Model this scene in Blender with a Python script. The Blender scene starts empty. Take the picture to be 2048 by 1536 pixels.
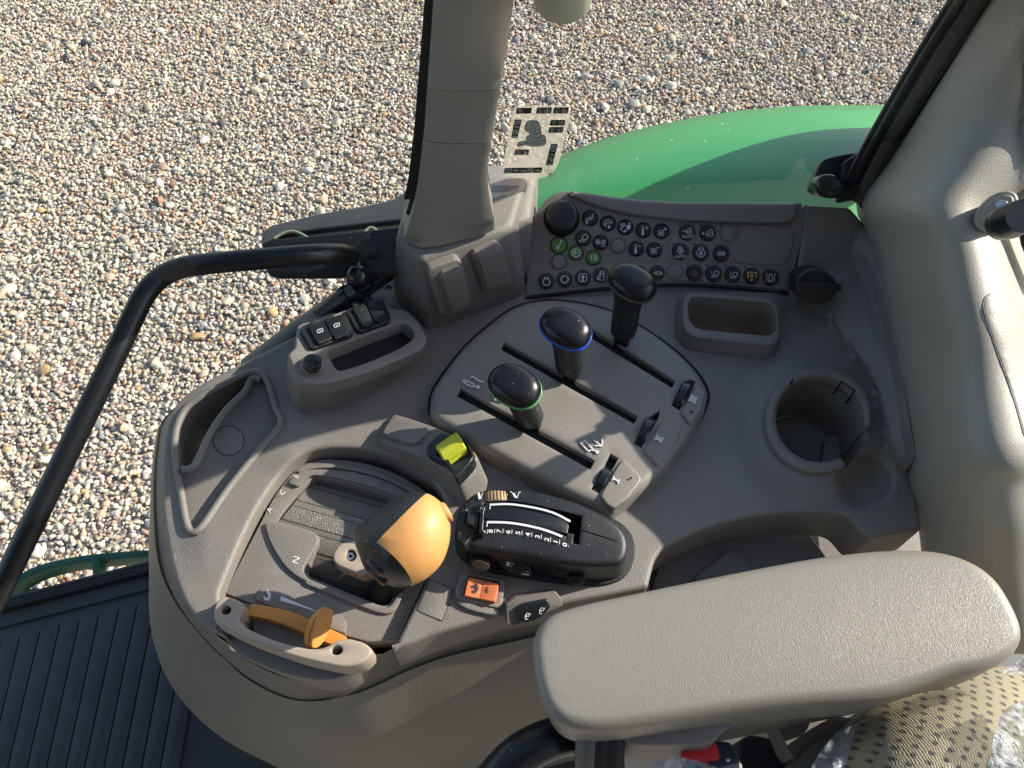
import bpy, bmesh, math, random
from mathutils import Vector, Matrix, geometry, noise
R_ = math.radians
scene = bpy.context.scene
COL = scene.collection

# ------------------------------------------------------------------ camera
F_PX = 1540.0
PITCH = R_(57)
CAM_H = 0.60
GROUND = -1.75
cam_d = bpy.data.cameras.new('camera')
cam_d.sensor_width = 36.0
cam_d.lens = 36.0 * F_PX / 2048.0
cam_d.clip_start = 0.02
cam_d.clip_end = 500
cam = bpy.data.objects.new('camera', cam_d)
COL.objects.link(cam)
cam.location = (0, 0, CAM_H)
cam.rotation_euler = (R_(90) - PITCH, 0, 0)
scene.camera = cam

# ------------------------------------------------------------------ light
SUN_EL = R_(30)
SUN_AZ = R_(18)          # angle from +X towards +Y
sun_dir = Vector((math.cos(SUN_AZ) * math.cos(SUN_EL), math.sin(SUN_AZ) * math.cos(SUN_EL), math.sin(SUN_EL)))
sl = bpy.data.lights.new('sun', 'SUN')
sl.energy = 5.0
sl.angle = R_(0.5)
sl.color = (1.0, 0.93, 0.82)
so = bpy.data.objects.new('sun', sl)
COL.objects.link(so)
so.rotation_euler = sun_dir.to_track_quat('Z', 'Y').to_euler()
world = bpy.data.worlds.new('World')
scene.world = world
world.use_nodes = True
wn = world.node_tree
sky = wn.nodes.new('ShaderNodeTexSky')
sky.sky_type = 'NISHITA'
sky.sun_disc = False
sky.sun_elevation = SUN_EL
sky.sun_rotation = R_(90) - SUN_AZ
bg = wn.nodes['Background']
bg.inputs['Strength'].default_value = 0.15
wn.links.new(sky.outputs[0], bg.inputs['Color'])
scene.view_settings.view_transform = 'Standard'
scene.view_settings.look = 'None'
scene.view_settings.gamma = 1
scene.view_settings.exposure = 0.7
scene.render.resolution_x = 1024
scene.render.resolution_y = 768

# ------------------------------------------------------------------ pixel geometry
CR = Vector((1, 0, 0))
CF = Vector((0, math.cos(PITCH), -math.sin(PITCH)))
CU = Vector((0, math.sin(PITCH), math.cos(PITCH)))
CO = Vector((0, 0, CAM_H))
def ray(u, v):
    return CF + CR * ((u - 1024) / F_PX) + CU * ((768 - v) / F_PX)
def P(u, v, z):
    d = ray(u, v)
    return CO + d * ((z - CAM_H) / d.z)
class Surf:
    pass
class Flat(Surf):
    """a plane in the place; calling it with a traced point gives the point on it"""
    def __init__(s, p, n):
        s.p = p; s.nn = n.normalized()
        if s.nn.dot(CO - p) < 0: s.nn = -s.nn
    def __call__(s, u, v):
        d = ray(u, v)
        return CO + d * ((s.p - CO).dot(s.nn) / d.dot(s.nn))
    def n(s, u, v): return s.nn
    def up(s, h): return Flat(s.p + s.nn * h, s.nn)
def HZ(z): return Flat(Vector((0, 0, z)), Vector((0, 0, 1)))
def plane3(a, b, c):
    A, B, C = P(*a), P(*b), P(*c)
    return Flat(A, (B - A).cross(C - A))
class Cast(Surf):
    """a surface already built, met by the sight line of a traced point"""
    def __init__(s, o):
        from mathutils.bvhtree import BVHTree
        l = world_loc(o); me = o.data
        s.t = BVHTree.FromPolygons([v.co + l for v in me.vertices], [list(p.vertices) for p in me.polygons])
    def __call__(s, u, v):
        h = s.t.ray_cast(CO, ray(u, v).normalized()); s.last = h
        if h[0] is None: h = s.t.find_nearest(P(u, v, .1))
        return h[0]
    def n(s, u, v):
        h = s.t.ray_cast(CO, ray(u, v).normalized())
        if h[0] is None: return Vector((0, 0, 1))
        return h[1] if h[1].z > 0 else -h[1]
class Field(Surf):
    def __init__(s, f): s.f = f
    def __call__(s, u, v): return P(u, v, s.f(u, v))
    def n(s, u, v): return Vector((0, 0, 1))

CROPS = dict(c1=(1040,370,.3223), c2=(760,380,.2344), c3=(300,560,.3386), c4=(840,560,.3125), c5=(400,880,.3255),
             c6=(740,820,.2864), c7=(1300,480,.3646), c8=(980,190,.1172), d1=(1560,0,.3387), d2=(480,340,.2734),
             d3=(0,1040,.323), d4=(900,1330,.3906), d5=(1600,1050,.3164), d6=(1250,960,.3174), d7=(820,0,.3256),
             e1=(690,960,.1758), e2=(900,960,.1855), e3=(560,560,.1954), e4=(400,1150,.1953), e5=(200,380,.293))
def cr(k, pts):
    x0, y0, s = CROPS[k]
    if isinstance(pts, tuple): return (x0 + pts[0] * s, y0 + pts[1] * s) + tuple(pts[2:])
    return [(x0 + p[0] * s, y0 + p[1] * s) + tuple(p[2:]) for p in pts]

def rnd(pts, r, seg=6):
    """closed polygon with every corner rounded by radius r (or the point's own third value)"""
    out = []; n = len(pts)
    for i in range(n):
        a, b, c = Vector(pts[i - 1][:2]), Vector(pts[i][:2]), Vector(pts[(i + 1) % n][:2])
        rr = pts[i][2] if len(pts[i]) > 2 else r
        if rr <= 0.01: out.append((b.x, b.y)); continue
        la, lc = (a - b).length, (c - b).length
        ra, rc = min(rr, la * .5), min(rr, lc * .5)
        p, q = b + (a - b).normalized() * ra, b + (c - b).normalized() * rc
        for k in range(seg + 1):
            t = k / seg
            w = p.lerp(b, t).lerp(b.lerp(q, t), t)
            if not out or (Vector(out[-1]) - w).length > .05: out.append((w.x, w.y))
    if (Vector(out[0]) - Vector(out[-1])).length < .05: out.pop()
    return out
def ell(u, v, ru, rv=None, ang=0, n=40):
    rv = rv or ru; a = R_(ang); o = []
    for k in range(n):
        t = 2 * math.pi * k / n
        x, y = ru * math.cos(t), rv * math.sin(t)
        o.append((u + x * math.cos(a) - y * math.sin(a), v + x * math.sin(a) + y * math.cos(a)))
    return o
def area(l): return .5 * sum(l[i - 1][0] * l[i][1] - l[i][0] * l[i - 1][1] for i in range(len(l)))
def orient(l): return list(l) if area(l) > 0 else list(reversed(l))
def offs(l, d):
    """offset a loop outwards by d (l oriented by orient())"""
    if abs(d) < 1e-6: return list(l)
    out = []; n = len(l)
    for i in range(n):
        a, b, c = Vector(l[i - 1][:2]), Vector(l[i][:2]), Vector(l[(i + 1) % n][:2])
        e1, e2 = (b - a), (c - b)
        if e1.length < 1e-6: e1 = e2
        if e2.length < 1e-6: e2 = e1
        e1.normalize(); e2.normalize()
        n1, n2 = Vector((e1.y, -e1.x)), Vector((e2.y, -e2.x))
        m = n1 + n2
        if m.length < 1e-3: m = n1
        m.normalize()
        k = 1 / max(.6, m.dot(n1))
        w = b + m * d * k
        out.append((w.x, w.y))
    return out
def inside(p, l):
    c = False; x, y = p; n = len(l)
    for i in range(n):
        x1, y1 = l[i - 1][:2]; x2, y2 = l[i][:2]
        if (y1 > y) != (y2 > y) and x < (x2 - x1) * (y - y1) / (y2 - y1) + x1: c = not c
    return c
def cat(pts, n, closed=False):
    """smooth curve through pts (any dimension), n samples even in arc length"""
    V = [Vector(p) for p in pts]; m = len(V); dense = []
    segs = m if closed else m - 1
    for i in range(segs):
        p1, p2 = V[i % m], V[(i + 1) % m]
        p0 = V[(i - 1) % m] if (closed or i > 0) else p1 * 2 - p2
        p3 = V[(i + 2) % m] if (closed or i + 2 < m) else p2 * 2 - p1
        # centripetal-ish tangents
        d1 = max((p1 - p0).length, 1e-9) ** .5; d2 = max((p2 - p1).length, 1e-9) ** .5; d3 = max((p3 - p2).length, 1e-9) ** .5
        t1 = ((p1 - p0) / d1 - (p2 - p0) / (d1 + d2) + (p2 - p1) / d2) * d2
        t2 = ((p2 - p1) / d2 - (p3 - p1) / (d2 + d3) + (p3 - p2) / d3) * d2
        for k in range(16):
            t = k / 16
            dense.append(p1 * (2*t**3 - 3*t*t + 1) + t1 * (t**3 - 2*t*t + t) + p2 * (-2*t**3 + 3*t*t) + t2 * (t**3 - t*t))
    dense.append(V[0].copy() if closed else V[-1].copy())
    L = [0]
    for i in range(1, len(dense)): L.append(L[-1] + (dense[i] - dense[i - 1]).length)
    out = []; j = 0; N = n if closed else n - 1
    for k in range(n):
        s = L[-1] * k / N
        while j < len(L) - 2 and L[j + 1] < s: j += 1
        t = (s - L[j]) / max(L[j + 1] - L[j], 1e-9)
        out.append(dense[j].lerp(dense[j + 1], t))
    return out
def sm(a, b, x):
    t = min(1, max(0, (x - a) / (b - a))); return t * t * (3 - 2 * t)
def interp(tab, x):
    if x <= tab[0][0]: return tab[0][1]
    for (a, p), (b, q) in zip(tab, tab[1:]):
        if x <= b: return p + (q - p) * (x - a) / (b - a)
    return tab[-1][1]

# ------------------------------------------------------------------ objects
class MB:
    """collects faces of one mesh"""
    def __init__(s): s.v = []; s.f = []
    def add(s, vs, fs):
        o = len(s.v); s.v += [Vector(x) for x in vs]; s.f += [[i + o for i in f] for f in fs]
    def loops(s, rings, closed=True, cap0=False, cap1=False, flip=False):
        o = len(s.v); n = len(rings[0])
        for r in rings: s.v += [Vector(x) for x in r]
        for i in range(len(rings) - 1):
            for j in range(n if closed else n - 1):
                k = (j + 1) % n
                q = [o + i*n + j, o + i*n + k, o + (i+1)*n + k, o + (i+1)*n + j]
                s.f.append(q[::-1] if flip else q)
        if cap0: s.f.append([o + j for j in range(n)][::-1 if not flip else 1])
        if cap1: s.f.append([o + (len(rings)-1)*n + j for j in range(n)][::1 if not flip else -1])
    def build(s, name, mat, parent=None, smooth=35, recalc=True, wn=False, sub=0):
        loc = world_loc(parent)
        me = bpy.data.meshes.new(name)
        me.from_pydata([v - loc for v in s.v], [], s.f)
        if recalc:
            bm = bmesh.new(); bm.from_mesh(me)
            bmesh.ops.remove_doubles(bm, verts=bm.verts, dist=1e-6)
            bmesh.ops.recalc_face_normals(bm, faces=bm.faces)
            bm.to_mesh(me); bm.free()
        me.update()
        if smooth:
            me.shade_smooth()
            if smooth < 180: me.set_sharp_from_angle(angle=R_(smooth))
        me.materials.append(mat)
        o = bpy.data.objects.new(name, me); COL.objects.link(o)
        if parent: o.parent = parent
        if sub:
            m = o.modifiers.new('subdivision', 'SUBSURF'); m.levels = m.render_levels = sub
        if wn:
            m = o.modifiers.new('weighted', 'WEIGHTED_NORMAL'); m.keep_sharp = True
        return o
def world_loc(p):
    l = Vector((0, 0, 0))
    while p is not None: l = l + Vector(p.location); p = p.parent
    return l
def tag(o, label=None, cat_=None, group=None, kind=None):
    if label: o['label'] = label
    if cat_: o['category'] = cat_
    if group: o['group'] = group
    if kind: o['kind'] = kind
    return o
def thing(name, loc, label, cat_, group=None):
    o = bpy.data.objects.new(name, None); COL.objects.link(o)
    o.location = loc; o.empty_display_size = .02
    return tag(o, label, cat_, group)
def fill(loops):
    """triangles of a region: loops[0] outer, the rest holes; returns (points, faces)"""
    pts = [p for l in loops for p in l]
    tris = geometry.tessellate_polygon([[Vector((p[0], p[1], 0)) for p in l] for l in loops])
    return pts, [list(t) for t in tris]
def fill_grid(loops, step, seed=1):
    pts = [Vector(p[:2]) for l in loops for p in l]
    edges = []; o = 0
    for l in loops:
        edges += [(o + i, o + (i + 1) % len(l)) for i in range(len(l))]; o += len(l)
    us = [p[0] for p in loops[0]]; vs = [p[1] for p in loops[0]]
    rnd_ = random.Random(seed); v = min(vs); row = 0
    def near(p):
        return any(abs(q.x - p[0]) < step * .45 and abs(q.y - p[1]) < step * .45 for q in pts[:o])
    while v < max(vs):
        u = min(us) + (step / 2 if row % 2 else 0)
        while u < max(us):
            p = (u, v)
            if inside(p, loops[0]) and not any(inside(p, h) for h in loops[1:]) and not near(p): pts.append(Vector(p))
            u += step
        v += step * .87; row += 1
    r = geometry.delaunay_2d_cdt(pts, edges, [], 0, 1e-4)
    vv, ff = r[0], r[2]; fs = []
    for f in ff:
        c = ((vv[f[0]].x + vv[f[1]].x + vv[f[2]].x) / 3, (vv[f[0]].y + vv[f[1]].y + vv[f[2]].y) / 3)
        if inside(c, loops[0]) and not any(inside(c, h) for h in loops[1:]): fs.append(list(f))
    return [(p.x, p.y) for p in vv], fs
def plate(name, mat, S, outer, parent=None, holes=(), d=.01, bev=2.0, bseg=3, h=0.0, hd=.01, hb=1.0, grid=0,
          dome=None, flare=(), smooth=35, hflare=0, build=True, mb=None):
    """solid traced at its top face: rounded edge, walls down by d; holes with walls down by hd"""
    outer = orient(outer); cu = sum(p[0] for p in outer) / len(outer); cv = sum(p[1] for p in outer) / len(outer)
    s = (S(cu + 1, cv) - S(cu, cv)).length
    dm = dome or (lambda u, v: 0.0)
    def M(p, hh): return S(p[0], p[1]) + S.n(p[0], p[1]) * (hh + dm(p[0], p[1]))
    mb = mb or MB()
    rings = []
    for k in range(bseg + 1):
        a = math.pi / 2 * k / bseg
        o = offs(outer, -bev * (1 - math.sin(a)))
        rings.append([M(p, h - bev * s * (1 - math.cos(a))) for p in o])
    for (df, hf) in flare:
        rings.append([M(p, h - hf) for p in offs(outer, df)])
    last = offs(outer, flare[-1][0]) if flare else outer
    rings.append([M(p, h - d) for p in last])
    mb.loops(rings, flip=True)
    caps = [offs(outer, -bev)]
    for hl in holes:
        hl = orient(hl); hr = []
        for k in range(3):
            a = math.pi / 2 * k / 2
            hr.append([M(p, h - hb * s * (1 - math.cos(a))) for p in offs(hl, hb * (1 - math.sin(a)))])
        hr.append([M(p, h - hd) for p in offs(hl, hflare)])
        mb.loops(hr)
        caps.append(offs(hl, hb))
    pts, fs = fill_grid(caps, grid) if grid else fill(caps)
    mb.add([M(p, h) for p in pts], fs)
    return mb.build(name, mat, parent, smooth) if build else mb
def decal_mb(S, mb, polys, h=.0004, th=0):
    for pl in polys:
        pl = orient(pl)
        pts, fs = fill([pl])
        top = [S(p[0], p[1]) + S.n(*p[:2]) * h for p in pts]
        mb.add(top, fs)
        if th:
            mb.loops([[S(p[0], p[1]) + S.n(*p[:2]) * h for p in pl], [S(p[0], p[1]) + S.n(*p[:2]) * (h - th) for p in pl]], flip=True)
def stroke(pts, w, closed=False):
    """a ribbon polygon (or list) along a polyline, width w"""
    V = [Vector(p[:2]) for p in pts]; n = len(V); L = []; Rr = []
    for i in range(n):
        a = V[i - 1] if (i > 0 or closed) else None
        c = V[(i + 1) % n] if (i < n - 1 or closed) else None
        e1 = (V[i] - a).normalized() if a is not None else None
        e2 = (c - V[i]).normalized() if c is not None else None
        e = e1 if e2 is None else (e2 if e1 is None else (e1 + e2))
        if e.length < .2: e = e1
        e.normalize(); nn = Vector((e.y, -e.x)); k = 1.0
        if e1 is not None and e2 is not None: k = min(1.6, 1 / max(.3, nn.dot(Vector((e1.y, -e1.x)))))
        L.append(V[i] + nn * w / 2 * k); Rr.append(V[i] - nn * w / 2 * k)
    quads = []
    for i in range(n if closed else n - 1):
        j = (i + 1) % n
        quads.append([tuple(L[i]), tuple(L[j]), tuple(Rr[j]), tuple(Rr[i])])
    return quads
def txt(s, u, v, size, ang=0, bold=True, sx=1):
    """text outlines as triangles in traced coordinates, centred"""
    cu = bpy.data.curves.new('t', 'FONT'); cu.body = s; cu.size = 1
    cu.resolution_u = 3
    if bold: cu.offset = .008
    ob = bpy.data.objects.new('t', cu); COL.objects.link(ob)
    bpy.context.view_layer.update()
    me = ob.to_mesh()
    vs = [(x.co.x, x.co.y) for x in me.vertices]; fs = [list(p.vertices) for p in me.polygons]
    ob.to_mesh_clear(); bpy.data.objects.remove(ob); bpy.data.curves.remove(cu)
    x0 = min(x for x, y in vs); x1 = max(x for x, y in vs); y0 = min(y for x, y in vs); y1 = max(y for x, y in vs)
    k = size / (y1 - y0); a = R_(ang); out = []
    for x, y in vs:
        X = (x - (x0 + x1) / 2) * k * sx; Y = -(y - (y0 + y1) / 2) * k
        out.append((u + X * math.cos(a) - Y * math.sin(a), v + X * math.sin(a) + Y * math.cos(a)))
    return [[out[i] for i in f] for f in fs]
def printing(name, mat, S, polys, parent, h=.0004, th=0):
    mb = MB(); decal_mb(S, mb, polys, h, th)
    return mb.build(name, mat, parent, smooth=0, recalc=False if not th else True)
def loft(name, mat, curves, parent=None, n=60, closed=False, m=None, smooth=180, sub=0, thick=0):
    """surface through curves given as (u,v,z) lists, smooth both ways when m is set"""
    rows = [cat([P(*p) for p in c], n, closed) for c in curves]
    if m:
        cols = [cat([r[j] for r in rows], m) for j in range(n)]
        rows = [[cols[j][i] for j in range(n)] for i in range(m)]
    mb = MB(); mb.loops(rows, closed=closed)
    o = mb.build(name, mat, parent, smooth)
    if thick:
        md = o.modifiers.new('shell', 'SOLIDIFY'); md.thickness = thick; md.offset = -1
    return o
def tube(name, mat, pts, rad, parent=None, seg=16, n=None, mb=None, smooth=60):
    pts = [Vector(p) for p in pts]
    if n: pts = cat(pts, n)
    rr = rad if callable(rad) else (lambda t: rad)
    own = mb is None; mb = mb or MB(); rings = []; up = None
    for i, p in enumerate(pts):
        t = (pts[min(i + 1, len(pts) - 1)] - pts[max(i - 1, 0)]).normalized()
        if up is None: up = t.orthogonal().normalized()
        up = (up - t * up.dot(t)).normalized(); w = t.cross(up)
        r = rr(i / (len(pts) - 1))
        rings.append([p + (up * math.cos(2*math.pi*k/seg) + w * math.sin(2*math.pi*k/seg)) * r for k in range(seg)])
    mb.loops(rings, cap0=True, cap1=True)
    return mb.build(name, mat, parent, smooth) if own else mb
def hull(name, mat, pts, parent=None, bev=.003, seg=3):
    bm = bmesh.new(); loc = world_loc(parent)
    for p in pts: bm.verts.new(Vector(p) - loc)
    r = bmesh.ops.convex_hull(bm, input=bm.verts)
    bmesh.ops.delete(bm, geom=[g for g in r['geom_interior'] if isinstance(g, bmesh.types.BMVert)], context='VERTS')
    bmesh.ops.dissolve_limit(bm, angle_limit=R_(4), verts=bm.verts, edges=bm.edges)
    if bev: bmesh.ops.bevel(bm, geom=list(bm.edges), offset=bev, segments=seg, profile=.5, affect='EDGES', clamp_overlap=True)
    me = bpy.data.meshes.new(name); bm.to_mesh(me); bm.free(); me.shade_smooth(); me.set_sharp_from_angle(angle=R_(40))
    me.materials.append(mat)
    o = bpy.data.objects.new(name, me); COL.objects.link(o)
    if parent: o.parent = parent
    return o
def sup(c, ax, ay, rx, ry, e=2.0, n=32, ph=0):
    """superellipse ring in the plane of ax, ay"""
    o = []
    for k in range(n):
        t = 2 * math.pi * k / n + ph; x, y = math.cos(t), math.sin(t)
        o.append(c + ax * (rx * math.copysign(abs(x) ** (2 / e), x)) + ay * (ry * math.copysign(abs(y) ** (2 / e), y)))
    return o
def rings(name, mat, rs, parent=None, smooth=50, cap0=True, cap1=True, mb=None):
    own = mb is None; mb = mb or MB(); mb.loops(rs, cap0=cap0, cap1=cap1)
    return mb.build(name, mat, parent, smooth) if own else mb

# ------------------------------------------------------------------ materials
def mat(name, col, rough=.5, bump=0, bscale=900, metal=0, coat=0, var=0, vscale=30, spec=.5, col2=None, bdist=.001, dust=0):
    m = bpy.data.materials.new(name); m.use_nodes = True; nt = m.node_tree; b = nt.nodes['Principled BSDF']
    b.inputs['Base Color'].default_value = (*col, 1); b.inputs['Roughness'].default_value = rough
    b.inputs['Metallic'].default_value = metal; b.inputs['Coat Weight'].default_value = coat
    b.inputs['Specular IOR Level'].default_value = spec
    tc = nt.nodes.new('ShaderNodeTexCoord')
    def N(t, **k):
        x = nt.nodes.new(t)
        for a, v in k.items(): setattr(x, a, v)
        return x
    last = None
    if var:
        nz = N('ShaderNodeTexNoise'); nz.inputs['Scale'].default_value = vscale; nz.inputs['Detail'].default_value = 5
        nt.links.new(tc.outputs['Object'], nz.inputs['Vector'])
        mx = N('ShaderNodeMix', data_type='RGBA')
        c2 = col2 or tuple(min(1, c * (1 - var)) for c in col)
        mx.inputs['A'].default_value = (*c2, 1); mx.inputs['B'].default_value = (*tuple(min(1, c * (1 + var)) for c in col), 1)
        rp = N('ShaderNodeMapRange'); rp.inputs['From Min'].default_value = .3; rp.inputs['From Max'].default_value = .7
        nt.links.new(nz.outputs['Fac'], rp.inputs['Value']); nt.links.new(rp.outputs[0], mx.inputs['Factor'])
        last = mx.outputs['Result']
        nt.links.new(last, b.inputs['Base Color'])
        rr = N('ShaderNodeMapRange'); rr.inputs['To Min'].default_value = max(0, rough - .07); rr.inputs['To Max'].default_value = min(1, rough + .07)
        nt.links.new(nz.outputs['Fac'], rr.inputs['Value']); nt.links.new(rr.outputs[0], b.inputs['Roughness'])
    if dust:
        vz = N('ShaderNodeTexNoise'); vz.inputs['Scale'].default_value = 420; vz.inputs['Detail'].default_value = 2
        nt.links.new(tc.outputs['Object'], vz.inputs['Vector'])
        r2 = N('ShaderNodeMapRange'); r2.inputs['From Min'].default_value = .72 - dust * .05; r2.inputs['From Max'].default_value = .80
        nt.links.new(vz.outputs['Fac'], r2.inputs['Value'])
        m2 = N('ShaderNodeMix', data_type='RGBA'); m2.inputs['B'].default_value = (.45, .42, .37, 1)
        if last: nt.links.new(last, m2.inputs['A'])
        else: m2.inputs['A'].default_value = (*col, 1)
        nt.links.new(r2.outputs[0], m2.inputs['Factor']); nt.links.new(m2.outputs['Result'], b.inputs['Base Color'])
    if bump:
        nb = N('ShaderNodeTexNoise'); nb.inputs['Scale'].default_value = bscale; nb.inputs['Detail'].default_value = 2
        nt.links.new(tc.outputs['Object'], nb.inputs['Vector'])
        bp = N('ShaderNodeBump'); bp.inputs['Strength'].default_value = bump; bp.inputs['Distance'].default_value = bdist
        nt.links.new(nb.outputs['Fac'], bp.inputs['Height']); nt.links.new(bp.outputs[0], b.inputs['Normal'])
    return m
M = {}
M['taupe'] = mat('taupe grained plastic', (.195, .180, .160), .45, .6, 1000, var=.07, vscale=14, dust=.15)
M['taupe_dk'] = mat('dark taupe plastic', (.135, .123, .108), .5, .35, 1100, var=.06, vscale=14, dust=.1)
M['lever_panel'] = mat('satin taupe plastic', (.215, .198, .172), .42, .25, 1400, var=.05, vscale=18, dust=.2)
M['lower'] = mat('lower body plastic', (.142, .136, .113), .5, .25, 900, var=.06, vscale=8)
M['trim'] = mat('beige pillar plastic', (.27, .258, .212), .5, .25, 800, var=.05, vscale=8)
M['bpillar'] = mat('beige satin plastic', (.245, .232, .192), .5, .15, 1200, var=.04, vscale=10)
M['handle'] = mat('pinkish beige plastic', (.36, .30, .235), .42, .12, 1600, var=.04, vscale=20)
M['black'] = mat('black grained plastic', (.013, .015, .017), .42, .3, 1300, var=.15, vscale=30, dust=.12)
M['black_sat'] = mat('black satin plastic', (.012, .014, .016), .3, .06, 1500, var=.1, vscale=25, dust=.08)
M['black_gl'] = mat('black gloss plastic', (.010, .012, .014), .18, .05, 900, coat=.2, dust=.05)
M['rubber'] = mat('black rubber', (.010, .010, .010), .6, .2, 800)
M['void'] = mat('black and cavity shade', (.006, .006, .006), .8)  # near-black; also puts the shade inside slots and trays into colour
M['metal_bar'] = mat('black painted tube', (.006, .007, .008), .38, .03, 300, var=.1)
M['btn'] = mat('button black', (.012, .014, .017), .5, .1, 2000)
M['btn_brown'] = mat('button brown', (.030, .023, .019), .5, .1, 2000)
M['btn_green'] = mat('button green', (.085, .21, .035), .45, .1, 2000)
M['white'] = mat('white print', (.62, .64, .66), .5)
M['white_hi'] = mat('white raised print', (.80, .80, .80), .45)
M['orange_dk'] = mat('dark orange print', (.22, .06, .02), .5)
M['yellow_print'] = mat('yellow print', (.75, .60, .12), .5)
M['orange'] = mat('orange satin plastic', (.60, .30, .095), .48, .08, 1200, var=.04, vscale=25)
M['orange_thr'] = mat('throttle orange plastic', (.62, .26, .05), .42, .06, 1200, var=.05, vscale=30)
M['rocker'] = mat('salmon orange plastic', (.56, .16, .065), .45, .1, 1500, var=.05, vscale=60)
M['yellow'] = mat('yellow green plastic', (.46, .50, .03), .42, .05, 1500, var=.04)
M['green_ring'] = mat('green ring', (.10, .33, .10), .4)
M['blue_ring'] = mat('blue ring', (.01, .09, .62), .35)
M['grey_ring'] = mat('brown ring', (.085, .065, .05), .4)
M['steel'] = mat('bright steel', (.62, .62, .60), .22, metal=1)
M['tan_wheel'] = mat('tan ridged wheel', (.34, .24, .13), .5, .1, 1500)
M['drum'] = mat('glittering drum plastic', (.150, .140, .120), .28, .9, 1100, bdist=.0012, var=.05, spec=.9)
M['knob_black'] = mat('knob black plastic', (.008, .009, .011), .30, .04, 900, dust=.08, spec=.4)
M['drum_s'] = mat('smooth drum plastic', (.16, .15, .125), .16, .05, 700, spec=.8)
M['mat_rub'] = mat('floor rubber', (.036, .040, .042), .6, .25, 500, var=.2, vscale=12)
M['teal'] = mat('green painted steel', (.012, .085, .045), .4, .1, 300, var=.15, vscale=30, dust=.3)
M['grey_fair'] = mat('grey fairing plastic', (.050, .056, .060), .5, .1, 500, var=.05, dust=.1)
M['cloud_teal'] = mat('dark teal plastic', (.008, .04, .04), .3)
M['frame_grey'] = mat('grey brown frame paint', (.10, .095, .08), .42, .08, 900, var=.08)
M['black_leather'] = mat('black leather grain plastic', (.016, .018, .021), .40, .9, 520, bdist=.0012)
M['ink_brown'] = mat('brown print', (.20, .07, .03), .5)
M['red'] = mat('red button', (.55, .012, .015), .35)
M['navy'] = mat('buckle navy', (.01, .014, .03), .35)
# ------------------------------------------------------------------ special materials
def glass_mat(name, tint, fac=.05):
    m = bpy.data.materials.new(name); m.use_nodes = True; nt = m.node_tree; nt.nodes.clear()
    o = nt.nodes.new('ShaderNodeOutputMaterial'); mx = nt.nodes.new('ShaderNodeMixShader')
    t = nt.nodes.new('ShaderNodeBsdfTransparent'); g = nt.nodes.new('ShaderNodeBsdfGlossy'); fr = nt.nodes.new('ShaderNodeFresnel')
    fr.inputs['IOR'].default_value = 1.0 + fac * 8
    t.inputs['Color'].default_value = (*tint, 1); g.inputs['Roughness'].default_value = .02
    nt.links.new(fr.outputs[0], mx.inputs[0]); nt.links.new(t.outputs[0], mx.inputs[1]); nt.links.new(g.outputs[0], mx.inputs[2])
    nt.links.new(mx.outputs[0], o.inputs['Surface']); return m
M['glass'] = glass_mat('window glass', (.95, .97, .95), .035)
M['glass_edge'] = mat('green glass edge', (.20, .27, .18), .25, .1, 600, var=.1)
def leather_mat():
    m = mat('grained leather plastic', (.225, .208, .172), .42, 0, spec=.6)
    nt = m.node_tree; b = nt.nodes['Principled BSDF']; tc = nt.nodes.new('ShaderNodeTexCoord')
    mp = nt.nodes.new('ShaderNodeMapping'); mp.inputs['Rotation'].default_value = (0, 0, R_(25)); mp.inputs['Scale'].default_value = (1150, 620, 700)
    nz = nt.nodes.new('ShaderNodeTexNoise'); nz.inputs['Scale'].default_value = 1.0; nz.inputs['Detail'].default_value = 2; nz.inputs['Distortion'].default_value = 1.2
    bp = nt.nodes.new('ShaderNodeBump'); bp.inputs['Strength'].default_value = .38; bp.inputs['Distance'].default_value = .0008
    nt.links.new(tc.outputs['Object'], mp.inputs[0]); nt.links.new(mp.outputs[0], nz.inputs['Vector'])
    nt.links.new(nz.outputs['Fac'], bp.inputs['Height']); nt.links.new(bp.outputs[0], b.inputs['Normal'])
    return m
M['leather'] = leather_mat()
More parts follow.
